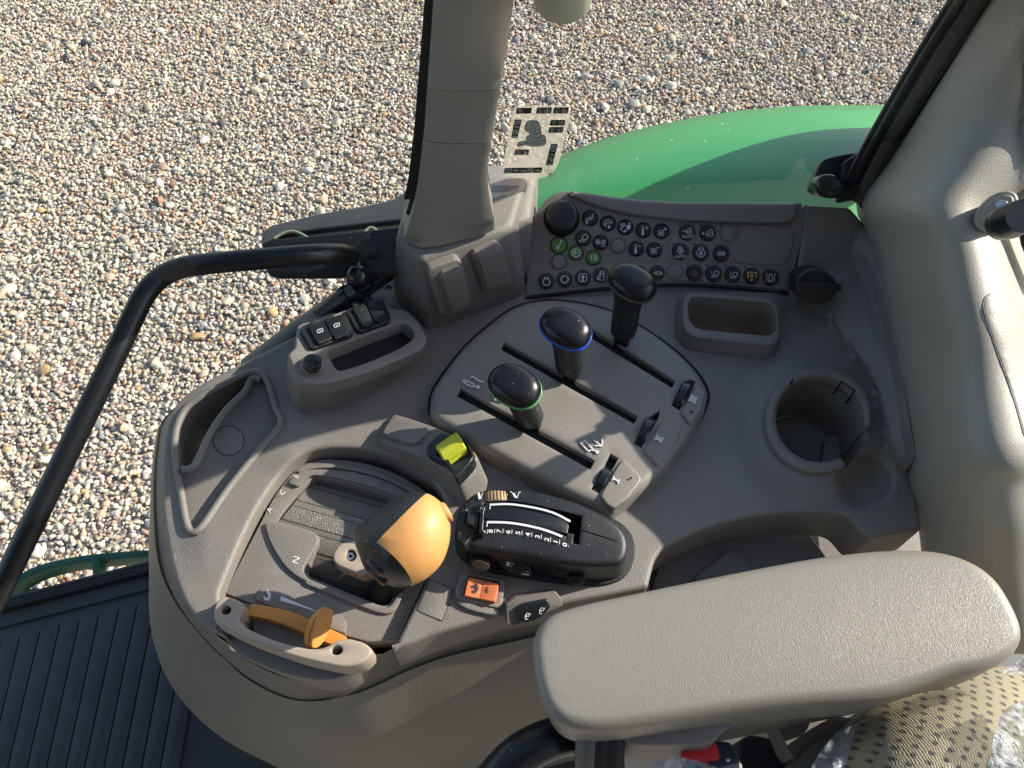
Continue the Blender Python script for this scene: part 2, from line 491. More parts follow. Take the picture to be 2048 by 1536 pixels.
def fabric_mat():
    m = bpy.data.materials.new('woven seat cloth'); m.use_nodes = True; nt = m.node_tree; b = nt.nodes['Principled BSDF']
    b.inputs['Roughness'].default_value = .9; b.inputs['Specular IOR Level'].default_value = .15
    tc = nt.nodes.new('ShaderNodeTexCoord'); mp = nt.nodes.new('ShaderNodeMapping')
    mp.inputs['Rotation'].default_value = (0, 0, R_(40)); mp.inputs['Scale'].default_value = (132, 132, 0)
    nt.links.new(tc.outputs['Object'], mp.inputs[0])
    nd = nt.nodes.new('ShaderNodeTexNoise'); nd.inputs['Scale'].default_value = 6; nt.links.new(mp.outputs[0], nd.inputs['Vector'])
    ad = nt.nodes.new('ShaderNodeMixRGB'); ad.blend_type = 'LINEAR_LIGHT'; ad.inputs[0].default_value = .05
    nt.links.new(mp.outputs[0], ad.inputs[1]); nt.links.new(nd.outputs['Color'], ad.inputs[2])
    vo = nt.nodes.new('ShaderNodeTexVoronoi'); vo.inputs['Randomness'].default_value = .15; vo.inputs['Scale'].default_value = 1
    vo.voronoi_dimensions = '2D'; nt.links.new(ad.outputs[0], vo.inputs['Vector'])
    n2 = nt.nodes.new('ShaderNodeTexNoise'); n2.inputs['Scale'].default_value = 700; nt.links.new(tc.outputs['Object'], n2.inputs['Vector'])
    sm_ = nt.nodes.new('ShaderNodeMath'); sm_.operation = 'MULTIPLY_ADD'; sm_.inputs[1].default_value = .35; nt.links.new(n2.outputs['Fac'], sm_.inputs[0]); nt.links.new(vo.outputs['Distance'], sm_.inputs[2])
    rp = nt.nodes.new('ShaderNodeValToRGB'); rp.color_ramp.elements[0].position = .33; rp.color_ramp.elements[0].color = (.13, .12, .11, 1)
    rp.color_ramp.elements[1].position = .47; rp.color_ramp.elements[1].color = (.40, .36, .25, 1)
    nt.links.new(sm_.outputs[0], rp.inputs[0]); nt.links.new(rp.outputs[0], b.inputs['Base Color'])
    w1 = nt.nodes.new('ShaderNodeTexWave'); w1.inputs['Scale'].default_value = 190; w1.bands_direction = 'X'; w1.inputs['Distortion'].default_value = 6
    w2 = nt.nodes.new('ShaderNodeTexWave'); w2.inputs['Scale'].default_value = 190; w2.bands_direction = 'Y'; w2.inputs['Distortion'].default_value = 6
    nt.links.new(tc.outputs['Object'], w1.inputs['Vector']); nt.links.new(tc.outputs['Object'], w2.inputs['Vector'])
    mu = nt.nodes.new('ShaderNodeMath'); mu.operation = 'ADD'; nt.links.new(w1.outputs['Fac'], mu.inputs[0]); nt.links.new(w2.outputs['Fac'], mu.inputs[1])
    bp = nt.nodes.new('ShaderNodeBump'); bp.inputs['Strength'].default_value = .4; bp.inputs['Distance'].default_value = .0008
    nt.links.new(mu.outputs[0], bp.inputs['Height']); nt.links.new(bp.outputs[0], b.inputs['Normal'])
    return m
M['fabric'] = fabric_mat()
def film_mat():
    m = bpy.data.materials.new('clear plastic film'); m.use_nodes = True; nt = m.node_tree; nt.nodes.clear()
    o = nt.nodes.new('ShaderNodeOutputMaterial'); mx = nt.nodes.new('ShaderNodeMixShader')
    t = nt.nodes.new('ShaderNodeBsdfTransparent'); g = nt.nodes.new('ShaderNodeBsdfPrincipled')
    g.inputs['Base Color'].default_value = (.45, .50, .56, 1); g.inputs['Roughness'].default_value = .16
    tc = nt.nodes.new('ShaderNodeTexCoord'); nz = nt.nodes.new('ShaderNodeTexNoise'); nz.inputs['Scale'].default_value = 45; nz.inputs['Distortion'].default_value = 2.5
    nt.links.new(tc.outputs['Object'], nz.inputs['Vector'])
    bp = nt.nodes.new('ShaderNodeBump'); bp.inputs['Strength'].default_value = 1; bp.inputs['Distance'].default_value = .006
    nt.links.new(nz.outputs['Fac'], bp.inputs['Height']); nt.links.new(bp.outputs[0], g.inputs['Normal'])
    mx.inputs[0].default_value = .5
    nt.links.new(t.outputs[0], mx.inputs[1]); nt.links.new(g.outputs[0], mx.inputs[2]); nt.links.new(mx.outputs[0], o.inputs['Surface']); return m
M['film'] = film_mat()
def stone_mat():
    m = bpy.data.materials.new('river pebble'); m.use_nodes = True; nt = m.node_tree; b = nt.nodes['Principled BSDF']
    at = nt.nodes.new('ShaderNodeAttribute'); at.attribute_type = 'INSTANCER'; at.attribute_name = 'tone'
    tc = nt.nodes.new('ShaderNodeTexCoord'); nz = nt.nodes.new('ShaderNodeTexNoise'); nz.inputs['Scale'].default_value = 3; nz.inputs['Detail'].default_value = 6
    nt.links.new(tc.outputs['Object'], nz.inputs['Vector'])
    mx = nt.nodes.new('ShaderNodeMix'); mx.data_type = 'RGBA'; mx.blend_type = 'MULTIPLY'; mx.inputs['Factor'].default_value = 1
    rp = nt.nodes.new('ShaderNodeMapRange'); rp.inputs['To Min'].default_value = .72; rp.inputs['To Max'].default_value = 1.25
    nt.links.new(nz.outputs['Fac'], rp.inputs[0]); nt.links.new(at.outputs['Color'], mx.inputs['A']); nt.links.new(rp.outputs[0], mx.inputs['B'])
    nt.links.new(mx.outputs['Result'], b.inputs['Base Color']); b.inputs['Roughness'].default_value = .7; b.inputs['Specular IOR Level'].default_value = .3
    return m
def ground_mat():
    m = bpy.data.materials.new('gravel bed'); m.use_nodes = True; nt = m.node_tree; b = nt.nodes['Principled BSDF']
    tc = nt.nodes.new('ShaderNodeTexCoord'); vo = nt.nodes.new('ShaderNodeTexVoronoi'); vo.inputs['Scale'].default_value = 38
    nt.links.new(tc.outputs['Object'], vo.inputs['Vector'])
    rp = nt.nodes.new('ShaderNodeValToRGB'); e = rp.color_ramp.elements
    e[0].color = (.16, .145, .12, 1); e[1].color = (.48, .43, .36, 1)
    nt.links.new(vo.outputs['Color'], rp.inputs[0]); nt.links.new(rp.outputs[0], b.inputs['Base Color']); b.inputs['Roughness'].default_value = .9
    bp = nt.nodes.new('ShaderNodeBump'); bp.inputs['Distance'].default_value = .01; nt.links.new(vo.outputs['Distance'], bp.inputs['Height']); nt.links.new(bp.outputs[0], b.inputs['Normal'])
    return m
def fender_mat():
    m = mat('green paint', (.045, .285, .082), .32, 0, var=.05, vscale=5)
    nt = m.node_tree; b = nt.nodes['Principled BSDF']
    src = b.inputs['Base Color'].links[0].from_socket
    tc = nt.nodes.new('ShaderNodeTexCoord'); vo = nt.nodes.new('ShaderNodeTexVoronoi'); vo.inputs['Scale'].default_value = 55
    nt.links.new(tc.outputs['Object'], vo.inputs['Vector'])
    l = nt.nodes.new('ShaderNodeMath'); l.operation = 'LESS_THAN'; l.inputs[1].default_value = .10; nt.links.new(vo.outputs['Distance'], l.inputs[0])
    sp = nt.nodes.new('ShaderNodeSeparateColor'); nt.links.new(vo.outputs['Color'], sp.inputs[0])
    g = nt.nodes.new('ShaderNodeMath'); g.operation = 'GREATER_THAN'; g.inputs[1].default_value = .72; nt.links.new(sp.outputs[0], g.inputs[0])
    mu = nt.nodes.new('ShaderNodeMath'); mu.operation = 'MULTIPLY'; nt.links.new(l.outputs[0], mu.inputs[0]); nt.links.new(g.outputs[0], mu.inputs[1])
    mx = nt.nodes.new('ShaderNodeMix'); mx.data_type = 'RGBA'; mx.inputs['B'].default_value = (.5, .5, .42, 1)
    nt.links.new(mu.outputs[0], mx.inputs['Factor']); nt.links.new(src, mx.inputs['A']); nt.links.new(mx.outputs['Result'], b.inputs['Base Color'])
    return m
M['fender'] = fender_mat(); M['ground'] = ground_mat(); M['stone'] = stone_mat()

# ------------------------------------------------------------------ gravel yard
mb = MB(); s = 60
mb.add([(-s, -s, GROUND - .005), (s, -s, GROUND - .005), (s, s, GROUND - .005), (-s, s, GROUND - .005)], [[0, 1, 2, 3]])
tag(mb.build('ground', M['ground'], smooth=0), kind='structure')
def pebbles():
    rg = random.Random(7)
    pc = bpy.data.collections.new('pebble shapes')
    for k in range(14):
        bm = bmesh.new(); bmesh.ops.create_icosphere(bm, subdivisions=2, radius=.5)
        off = Vector((rg.uniform(0, 50), rg.uniform(0, 50), k * 7))
        a, b_, c = 1, rg.uniform(.62, .92), rg.uniform(.42, .72)
        cuts = [(Vector((rg.gauss(0, 1), rg.gauss(0, 1), rg.gauss(0, 1))).normalized(), rg.uniform(.30, .44)) for _ in range(6)]
        for v in bm.verts:
            p = v.co.copy()
            p *= 1 + .28 * noise.noise(p * 2.2 + off)
            for nn, dd in cuts:
                q = p.dot(nn)
                if q > dd: p -= nn * (q - dd) * .85
            v.co = Vector((p.x * a, p.y * b_, p.z * c))
        me = bpy.data.meshes.new('pebble'); bm.to_mesh(me); bm.free(); me.shade_smooth(); me.set_sharp_from_angle(angle=R_(38)); me.materials.append(M['stone'])
        pc.objects.link(bpy.data.objects.new('pebble', me))
    tones = [((.60, .53, .43), 34), ((.66, .61, .52), 26), ((.52, .43, .32), 24), ((.48, .34, .26), 11), ((.38, .375, .36), 12), ((.27, .28, .29), 7),
             ((.50, .34, .17), 4), ((.36, .19, .13), 3), ((.12, .12, .13), 3), ((.68, .65, .58), 7), ((.50, .42, .40), 8)]
    cols = [t for t, w in tones for _ in range(w)]
    vs, sc, rot, tone, idx = [], [], [], [], []
    def put(x, y, z, s_):
        vs.append((x, y, z)); sc.append(s_); rot.append((rg.gauss(0, .35), rg.gauss(0, .35), rg.uniform(0, 6.283)))
        c = rg.choice(cols); k = rg.uniform(.84, 1.10); k *= .95; tone.append((c[0] * k, c[1] * k * .965, c[2] * k * .915, 1)); idx.append(rg.randrange(14))
    x0, x1, y0, y1 = -3.35, 3.5, -.1, 4.75
    stp = .0122; y = y0
    while y < y1:
        x = x0
        while x < x1:
            if abs(x) < 1.38 + y * .52 and not (abs(x) < .5 and y < .45):
                q = rg.random(); s_ = .0095 + .0138 * q ** 1.6
                if rg.random() < .006: s_ = rg.uniform(.032, .052)
                put(x + rg.uniform(-.011, .011), y + rg.uniform(-.011, .011), GROUND + rg.uniform(-.008, .008) + s_ * .12, s_ * rg.uniform(1, 1.25))
            x += stp
        y += stp
    me = bpy.data.meshes.new('gravel'); me.from_pydata(vs, [], [])
    def attr(n, t, data, key):
        a = me.attributes.new(n, t, 'POINT'); a.data.foreach_set(key, [q for d in data for q in (d if isinstance(d, tuple) else (d,))])
    attr('size', 'FLOAT', sc, 'value'); attr('turn', 'FLOAT_VECTOR', rot, 'vector'); attr('tone', 'FLOAT_COLOR', tone, 'color'); attr('pick', 'INT', idx, 'value')
    o = bpy.data.objects.new('gravel', me); COL.objects.link(o); tag(o, kind='stuff'); o['label'] = 'loose rounded river pebbles in cream grey and rust covering the yard'; o['category'] = 'gravel'
    g = bpy.data.node_groups.new('scatter', 'GeometryNodeTree')
    g.interface.new_socket('Geometry', in_out='INPUT', socket_type='NodeSocketGeometry'); g.interface.new_socket('Geometry', in_out='OUTPUT', socket_type='NodeSocketGeometry')
    gi, go = g.nodes.new('NodeGroupInput'), g.nodes.new('NodeGroupOutput')
    ip = g.nodes.new('GeometryNodeInstanceOnPoints'); ci = g.nodes.new('GeometryNodeCollectionInfo'); ci.inputs['Collection'].default_value = pc
    ci.inputs['Separate Children'].default_value = True; ci.inputs['Reset Children'].default_value = True; ip.inputs['Pick Instance'].default_value = True
    def na(n, t):
        x = g.nodes.new('GeometryNodeInputNamedAttribute'); x.data_type = t; x.inputs[0].default_value = n; return x.outputs[0]
    e2r = g.nodes.new('FunctionNodeEulerToRotation')
    g.links.new(gi.outputs[0], ip.inputs['Points']); g.links.new(ci.outputs[0], ip.inputs['Instance'])
    g.links.new(na('pick', 'INT'), ip.inputs['Instance Index']); g.links.new(na('size', 'FLOAT'), ip.inputs['Scale'])
    g.links.new(na('turn', 'FLOAT_VECTOR'), e2r.inputs[0]); g.links.new(e2r.outputs[0], ip.inputs['Rotation'])
    g.links.new(ip.outputs[0], go.inputs[0])
    o.modifiers.new('scatter', 'NODES').node_group = g
    o.data.materials.append(M['stone'])
    print('pebbles', len(vs))
pebbles()

# ------------------------------------------------------------------ fender, steps and outside parts
fd = thing('rear_fender', P(1400, 420, -.2), 'glossy green curved rear fender dotted with dust, behind the button panel', 'fender')
E0 = [(930, 420, -.17), (985, 384, -.16), (1060, 340, -.145), (1200, 281, -.125), (1400, 233, -.11), (1560, 214, -.105), (1700, 210, -.11), (1800, 213, -.12), (1950, 235, -.14)]
E1 = [(935, 432, -.155), (990, 396, -.145), (1065, 352, -.13), (1200, 297, -.11), (1400, 248, -.095), (1560, 226, -.09), (1700, 221, -.095), (1800, 223, -.105), (1950, 245, -.125)]
E2 = [(945, 470, -.13), (1000, 436, -.115), (1080, 395, -.10), (1210, 345, -.085), (1400, 300, -.072), (1560, 280, -.07), (1700, 275, -.075), (1800, 280, -.09), (1950, 300, -.11)]
E3 = [(950, 500, -.125), (1010, 468, -.11), (1090, 425, -.095), (1210, 382, -.078), (1400, 352, -.064), (1560, 343, -.062), (1700, 345, -.068), (1800, 350, -.08), (1950, 370, -.10)]
E4 = [(u, v + 35, z - .003) for u, v, z in E3]
E5 = [(u, v + 130, z - .012) for u, v, z in E3]
EM = [(u, v + 60, z - .16) for u, v, z in E0]
rows = []
for c in ([EM, E0]): rows.append(c)
lip = loft('lip', M['fender'], [EM, E0, E1], fd, n=80, smooth=40)
body = loft('fender_skin', M['fender'], [E1, E2, E3, E4, E5], fd, n=80, m=26)

st = thing('side_step', P(160, 1140, -.45), 'teal green curved guard bar outside the glass, left of the console', 'guard')
mb = MB()
def bar(mb, S, pts, w, th):
    for q in stroke(pts, w): pass
    L = stroke(pts, w); 
    top = [q[0] for q in L] + [L[-1][1]]; bot = [q[3] for q in L] + [L[-1][2]]
    loop = orient(top + bot[::-1])
    plate('bar', None, S, loop, d=th, bev=2, bseg=2, mb=mb, build=False)
SS = HZ(-.62)
curve = [tuple(p) for p in cat([(0, 1215), (25, 1170), (60, 1145), (130, 1124), (220, 1112), (330, 1105)], 24)]
bar(mb, SS, curve, 15, .03); mb.build('rail', M['teal'], st)
mb = MB(); bar(mb, SS.up(.002), [(190, 1108), (192, 1160)], 14, .025); mb.build('link', M['teal'], st)
mb = MB(); bar(mb, HZ(-.66), [(10, 1195), (60, 1190), (120, 1186)], 26, .02); mb.build('lower_rail', M['teal'], st)

# ------------------------------------------------------------------ floor
fl = thing('floor_mat', P(150, 1400, -.5), 'dark ribbed rubber floor mat at the bottom left', 'floor mat')
FS = HZ(-.50)
plate('mat_base', M['mat_rub'], FS.up(-.004), [(-200, 1262), (0, 1213), (140, 1172), (330, 1122), (900, 1000), (1500, 1200), (2100, 1250), (2100, 1800), (-200, 1800)], fl, d=.02, bev=2)
plate('mat_border', M['mat_rub'], FS, [(-200, 1268), (0, 1220), (303, 1142), (420, 1112), (430, 1150), (303, 1177), (0, 1255), (-200, 1306)], fl, d=.004, bev=2)
tops = [(u0, v0) for (u0, v0) in cr('d3', [(-115, 770), (5, 740), (122, 705), (247, 668), (370, 635), (492, 602), (612, 570), (735, 540), (850, 508), (965, 476), (1080, 446), (1195, 416), (1310, 386)])]
bots = [(u0, v0) for (u0, v0) in cr('d3', [(-300, 1536), (-185, 1536), (-70, 1536), (45, 1536), (165, 1536), (285, 1536), (405, 1536), (520, 1536), (640, 1536), (755, 1536), (875, 1536), (990, 1536), (1110, 1536)])]
for k in range(len(tops) - 1):
    a, b, c, d_ = Vector(tops[k]), Vector(tops[k + 1]), Vector(bots[k + 1]), Vector(bots[k])
    e = (d_ - a) * .6; f = (c - b) * .6
    g = 1.1
    plate('rib', M['mat_rub'], FS, rnd([(a.x + g, a.y + 4), (b.x - g, b.y + 4), (c.x - g + f.x, c.y + f.y), (d_.x + g + e.x, d_.y + e.y)], 5, 3), fl, d=.004, bev=1.6, bseg=2)
sill = thing('door_sill', P(120, 1170, -.5), 'black rubber sill seal along the edge of the ribbed floor mat', 'sill seal')
for k, (dv, r) in enumerate([(-3, .0055), (4, .005), (10, .0045)]):
    tube('seal_lip', M['rubber'], [P(u, v + dv, -.495) for u, v in [(-100, 1235), (0, 1208), (140, 1172), (303, 1130), (420, 1100)]], r, sill, n=20, seg=8)

# ------------------------------------------------------------------ console heightfield
pa, pb = P(1052, 596, 0), P(1578, 592, 0)
e = (pb - pa).normalized(); TI = R_(42)
upv = Vector((0, math.cos(TI), math.sin(TI)))
PANEL = Flat(pa, e.cross(upv))
PANEL = Flat(pa, PANEL.nn)
W_ = [(560, 1600), (604, 1621), (648, 1665), (699, 1701), (735, 1730), (783, 1752), (863, 1770), (928, 1789), (954, 1821), (1050, 1840)]
W2_ = [(440, 1630), (480, 1650), (527, 1712), (608, 1748), (706, 1785), (808, 1810), (917, 1827), (960, 1834), (1050, 1850)]
SE_ = [(400, 1700), (440, 1722), (480, 1748), (600, 1774), (735, 1803), (845, 1821), (917, 1836), (960, 1843), (1050, 1855)]
def rect_d(u, v, pts_c, hu, hv):
    du = max(abs(u - pts_c[0]) - hu, 0); dv = max(abs(v - pts_c[1]) - hv, 0); return math.hypot(du, dv)
def ctop(u, v):
    z = 0.0
    w, w2, se = interp(W_, v), interp(W2_, v), interp(SE_, v)
    fade = 1 - sm(900, 960, v)
    z += .010 * sm(w - 6, w + 10, u) * fade + .012 * sm(w, w2, u) * fade + .022 * sm(w2 - 5, se + 8, u) * (1 - sm(930, 1000, v))
    if u > 1560 and v < 640:
        zp = min(PANEL(u, min(v, 600)).z if v < 600 else 0, .0655) * sm(1560, 1600, u)
        k = 1 - sm(1700, 1760, u) * .2
        z = max(z, zp * k) if zp > 0 else z
    if 1040 < u < 1600 and v < 600: z = max(z, PANEL(u, v).z - .0025)
    d = math.hypot((u - 1625), (v - 850)); z += .011 * (1 - sm(100, 172, d)) * (1 - sm(1690, 1780, u) * .5)
    z += .007 * (1 - sm(0, 34, rect_d(u, v, (1465, 640), 78, 36)))
    z -= .013 * (1 - sm(.45, 1.05, math.hypot((u - 1728) / 62, (v - 962) / 62)))
    # cliff-side swell left of the gear module
    z += .0035 * (1 - sm(1, 2.2, math.hypot((u - 700) / 130, (v - 880) / 40)))
    # gentle fall to the left rim
    z -= .006 * (1 - sm(330, 420, u)) * (1 - sm(1100, 1200, v))
    return z
CON = Field(ctop)
con = thing('control_console', P(1000, 900, 0), 'taupe moulded side console carrying all the levers, switches and trays', 'console')
MODULE_CUT = [(444, 1268, 2), (438, 1185, 8), (470, 1105, 40), (510, 1020, 40), (560, 945, 40), (602, 905, 30), (650, 893, 40), (730, 896, 60), (800, 916, 60), (866, 955, 60), (897, 1010, 40), (888, 1080, 60), (858, 1150, 20), (790, 1290, 8), (784, 1300, 2)]
CON_OUT = rnd([(545, 692, 20), (640, 640, 8), (700, 590, 4), (780, 560, 4), (1052, 562, 4), (1064, 522, 4), (1570, 522, 2), (1590, 560, 2), (1608, 407, 2), (1700, 412, 6), (1722, 436, 10), (1750, 478, 20),
               (1776, 600, 40), (1805, 735, 40), (1823, 845, 40), (1834, 915, 10), (1826, 953, 8), (1843, 1040, 10), (1846, 1056, 4), (1740, 1076, 8), (1722, 1062, 8),
               (1700, 1036, 12), (1680, 1027, 14), (1600, 1022, 40), (1520, 1028, 40), (1420, 1052, 40), (1335, 1092, 20), (1312, 1112, 16), (1304, 1142, 12), (1296, 1174, 6),
               (1130, 1206, 20), (1010, 1228, 20), (870, 1268, 20), (815, 1290, 8)] + MODULE_CUT[::-1] +
              [(408, 1250, 10), (372, 1215, 30), (340, 1130, 60), (322, 1010, 60), (322, 900, 60), (332, 845, 30), (352, 800, 30), (400, 765, 30)], 6, 6)
CUP_IN = [(1640 + 88 * math.cos(R_(a)), 838 + 85 * math.sin(R_(a))) for a in range(64, 374, 6)] + [(1737, 876), (1712, 912), (1686, 946), (1677, 932)]
POCKET = rnd(cr('c7', [(195, 295, 22), (690, 335, 26), (705, 560, 26), (195, 505, 26)]), 8, 6)
TRAY = rnd([(348, 862, 25), (372, 812, 20), (430, 775, 30), (500, 742, 14), (520, 742, 10), (538, 762, 14), (550, 812, 20), (566, 838, 18), (560, 858, 30), (480, 945, 60), (405, 1055, 16), (388, 1070, 10), (375, 1058, 10), (362, 990, 40), (350, 930, 40)], 10, 6)
LP_OUT = rnd([(889, 739, 40), (924, 692, 40), (971, 650, 40), (1018, 614, 40), (1060, 598, 40), (1112, 594, 40), (1182, 604, 40), (1240, 623, 40), (1290, 652, 40), (1345, 690, 40), (1392, 734, 30), (1416, 772, 20), (1418, 795, 20),
              (1400, 835, 30), (1356, 904, 30), (1309, 960, 30), (1226, 1020, 10), (1210, 1021, 10), (1150, 995, 40), (1090, 965, 40), (996, 915, 40), (918, 868, 40), (874, 843, 20), (858, 825, 16), (860, 785, 30), (874, 760, 20)], 20, 5)
plate('top_shell', M['taupe'], CON, CON_OUT, con, holes=[CUP_IN, rnd(cr('c7', [(195, 295, 22), (690, 335, 26), (705, 560, 26), (195, 505, 26)]), 8), TRAY], d=.05, bev=9, bseg=4, hd=.055, hb=2, grid=9, smooth=42)

# side wall and lower body
C0 = [(560, 700, -.018), (470, 745, -.018), (395, 785, -.018), (340, 840, -.018), (328, 900, -.018), (326, 1010, -.018), (345, 1125, -.018), (378, 1205, -.018), (440, 1280, -.02), (520, 1335, -.03), (600, 1360, -.035), (700, 1340, -.035), (790, 1295, -.025), (870, 1262, -.02), (1010, 1226, -.02), (1130, 1204, -.02), (1300, 1168, -.02)]
C0b = [(555, 702, -.03), (465, 748, -.03), (388, 788, -.03), (331, 840, -.03), (318, 900, -.03), (315, 1010, -.03), (332, 1130, -.035), (366, 1212, -.035), (432, 1292, -.045), (515, 1352, -.055), (600, 1385, -.06), (705, 1365, -.06), (800, 1322, -.05), (880, 1290, -.045), (1010, 1258, -.045), (1130, 1232, -.045), (1300, 1196, -.045)]
C1 = [(552, 703, -.034), (460, 750, -.034), (383, 790, -.034), (325, 842, -.034), (312, 900, -.034), (306, 1010, -.034), (318, 1137, -.04), (355, 1214, -.045), (425, 1297, -.055), (510, 1368, -.068), (600, 1402, -.072), (710, 1388, -.072), (820, 1340, -.06), (900, 1312, -.055), (1020, 1285, -.055), (1130, 1260, -.055), (1300, 1226, -.055)]
C2 = [(550, 705, -.06), (455, 752, -.06), (380, 792, -.06), (322, 845, -.06), (308, 902, -.06), (301, 1015, -.06), (303, 1140, -.07), (330, 1232, -.09), (400, 1330, -.11), (500, 1425, -.13), (600, 1470, -.14), (720, 1470, -.14), (830, 1430, -.13), (920, 1400, -.12), (1030, 1370, -.12), (1140, 1340, -.12), (1310, 1300, -.12)]
C3 = [(560, 712, -.2), (460, 758, -.2), (386, 798, -.2), (326, 850, -.2), (311, 906, -.2), (300, 1020, -.2), (298, 1140, -.2), (303, 1265, -.22), (345, 1375, -.24), (450, 1480, -.26), (600, 1545, -.28), (740, 1560, -.28), (850, 1540, -.28), (950, 1520, -.28), (1040, 1500, -.28), (1150, 1470, -.28), (1320, 1430, -.28)]
rows = [cat([P(*p) for p in c], 90) for c in (C0, C0b, C1, C2, C3)]
base = [Vector((p.x, p.y, -.52)) for p in rows[-1]]
top2 = rows[2:] + [base]
cols = [cat([r[j] for r in top2[:3]], 14) + [top2[3][j].copy()] for j in range(90)]
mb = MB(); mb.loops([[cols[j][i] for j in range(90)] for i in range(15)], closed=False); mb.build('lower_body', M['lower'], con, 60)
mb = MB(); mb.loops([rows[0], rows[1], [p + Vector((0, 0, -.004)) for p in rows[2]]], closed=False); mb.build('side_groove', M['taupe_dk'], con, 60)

# tray: deep pocket, shallow shelf, ribs
cav = rnd([(352, 866, 25), (375, 816, 20), (432, 779, 30), (496, 748, 12), (508, 752, 8), (500, 768, 20), (440, 830, 60), (402, 905, 40), (390, 936, 10), (374, 944, 8), (360, 936, 8)], 8, 6)
DEEP = cr('c3', [(180, 1110, 20), (150, 840, 40), (215, 740, 40), (400, 640, 60), (560, 570, 20), (585, 590, 12), (570, 640, 40), (430, 770, 80), (330, 920, 60), (280, 1060, 40), (235, 1110, 20)])
plate('shelf', M['taupe'], HZ(-.008), offs(orient(TRAY), 3), con, holes=[rnd(DEEP, 20, 6)], d=.012, bev=.5, hd=.075, hb=1.5, hflare=-4)
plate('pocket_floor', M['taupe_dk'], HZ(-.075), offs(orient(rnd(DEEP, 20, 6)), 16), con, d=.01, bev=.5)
def rib3(name, pts, r, z, parent, m, n=40, seg=10, closed=False):
    P3 = [P(p[0], p[1], z if len(p) < 3 else p[2]) for p in pts]
    c = cat(P3, n, closed)
    if closed: c.append(c[0])
    mb = MB(); tube('x', None, c, r, seg=seg, mb=mb); return mb.build(name, m, parent, 70)
rib3('tray_rim', [(p[0], p[1], ctop(*p[:2]) + .0005) for p in offs(orient(TRAY), -1)[::5]], .0032, 0, con, M['taupe'], 120, closed=True)
rib3('divider', cr('c3', [(655, 590), (615, 575), (590, 600), (570, 650), (450, 770), (345, 930), (290, 1050), (250, 1110), (190, 1122)]), .0034, -.001, con, M['taupe'], 60)
plate('round_cap', M['taupe'], HZ(-.0065), ell(457, 881, 30, 28.5, 0), con, d=.003, bev=.8, bseg=2)
mb = MB(); mb.loops([[HZ(-.0078)(*p) for p in ell(457, 881, 31.4, 30, 0)], [HZ(-.0078)(*p) for p in ell(457, 881, 29.5, 28, 0)]]); mb.build('cap_gap', M['void'], con, 0)

# cup holder: walls, floor and an open collar
Zc = .0
cupc = P(1640, 838, .012)
def cup():
    root = con
    S = HZ(.017)
    # collar: C-shaped wall, open at the lower right
    inner, outer_ = [], []
    for k in range(61):
        a = R_(60 + 308 * k / 60)
        # start at lower right, clockwise on screen through left, top, right
        cu_, cv_ = 1640, 838
        inner.append((cu_ + 90 * math.cos(a) , cv_ + 87 * math.sin(a)))
        w = 17 - 5 * sm(.0, .12, 1 - k / 60) * 0
        w = 19 if k < 52 else 19 - (k - 52) * .6
        outer_.append((cu_ + (90 + w) * math.cos(a), cv_ + (87 + w) * math.sin(a)))
    loop = outer_ + inner[::-1]
    plate('cup_collar', M['taupe'], S, rnd(loop, 6, 2), con, d=.075, bev=6.5, bseg=4, smooth=60)
    # collar skirt flaring onto the console
    mb = MB(); sk = []
    for off_, z in ((17, .010), (20, .007), (27, .003), (40, -.001)):
        sk.append([P(1640 + (90 + off_) * math.cos(R_(a)), 838 + (87 + off_) * math.sin(R_(a)), z + .006 * (a > 250)) for a in range(64, 262, 4)])
    mb.loops(sk, closed=False); mb.build('collar_skirt', M['taupe'], con, 60)
    ctr = P(1640, 838, .010); rr_ = (P(1640 + 93, 838, .010) - ctr).length
    def ringz(r, z): return [Vector((ctr.x + r * math.cos(R_(a)), ctr.y + r * math.sin(R_(a)), z)) for a in range(0, 360, 6)]
    arc = lambda r, z: [Vector((ctr.x + r * math.cos(R_(-a)), ctr.y + r * math.sin(R_(-a)), z)) for a in range(60, 376, 5)]
    mb = MB(); mb.loops([arc(rr_, .006), arc(rr_ * .97, -.02), arc(rr_ * .93, -.062)], closed=False); mb.build('cup_wall', M['taupe'], con, 60)
    mb = MB(); mb.loops([ringz(rr_ * .93, -.052), ringz(rr_ * .90, -.0555), ringz(rr_ * .86, -.056)], cap1=True); mb.build('cup_floor', M['taupe'], con, 40)
    plate('notch_floor', M['taupe'], HZ(-.045), [(1650, 880), (1760, 840), (1780, 930), (1680, 990), (1640, 960)], con, d=.01, bev=.5)
    # moulded clip outlines on the far wall
    for pts in (cr('c7', [(1005, 842), (1050, 775), (1122, 825), (1075, 897)]), cr('c7', [(785, 765), (742, 835)])):
        q = []
        for (u, v) in pts:
            d = ray(u, v); c = Vector((cupc.x, cupc.y, 0)); r = (P(1728, 838, 0) - P(1640, 838, 0)).length * 1.0
            ox, oy = CO.x - c.x, CO.y - c.y
            A = d.x**2 + d.y**2; B = 2*(ox*d.x + oy*d.y); Cc = ox*ox + oy*oy - r*r
            disc = max(0, B*B - 4*A*Cc); t = (-B + math.sqrt(disc)) / (2*A); p = CO + d * t
            q.append(p)
        mb = MB(); tube('x', None, q, .0009, seg=6, mb=mb); mb.build('clip_slot', M['void'], con)
cup()

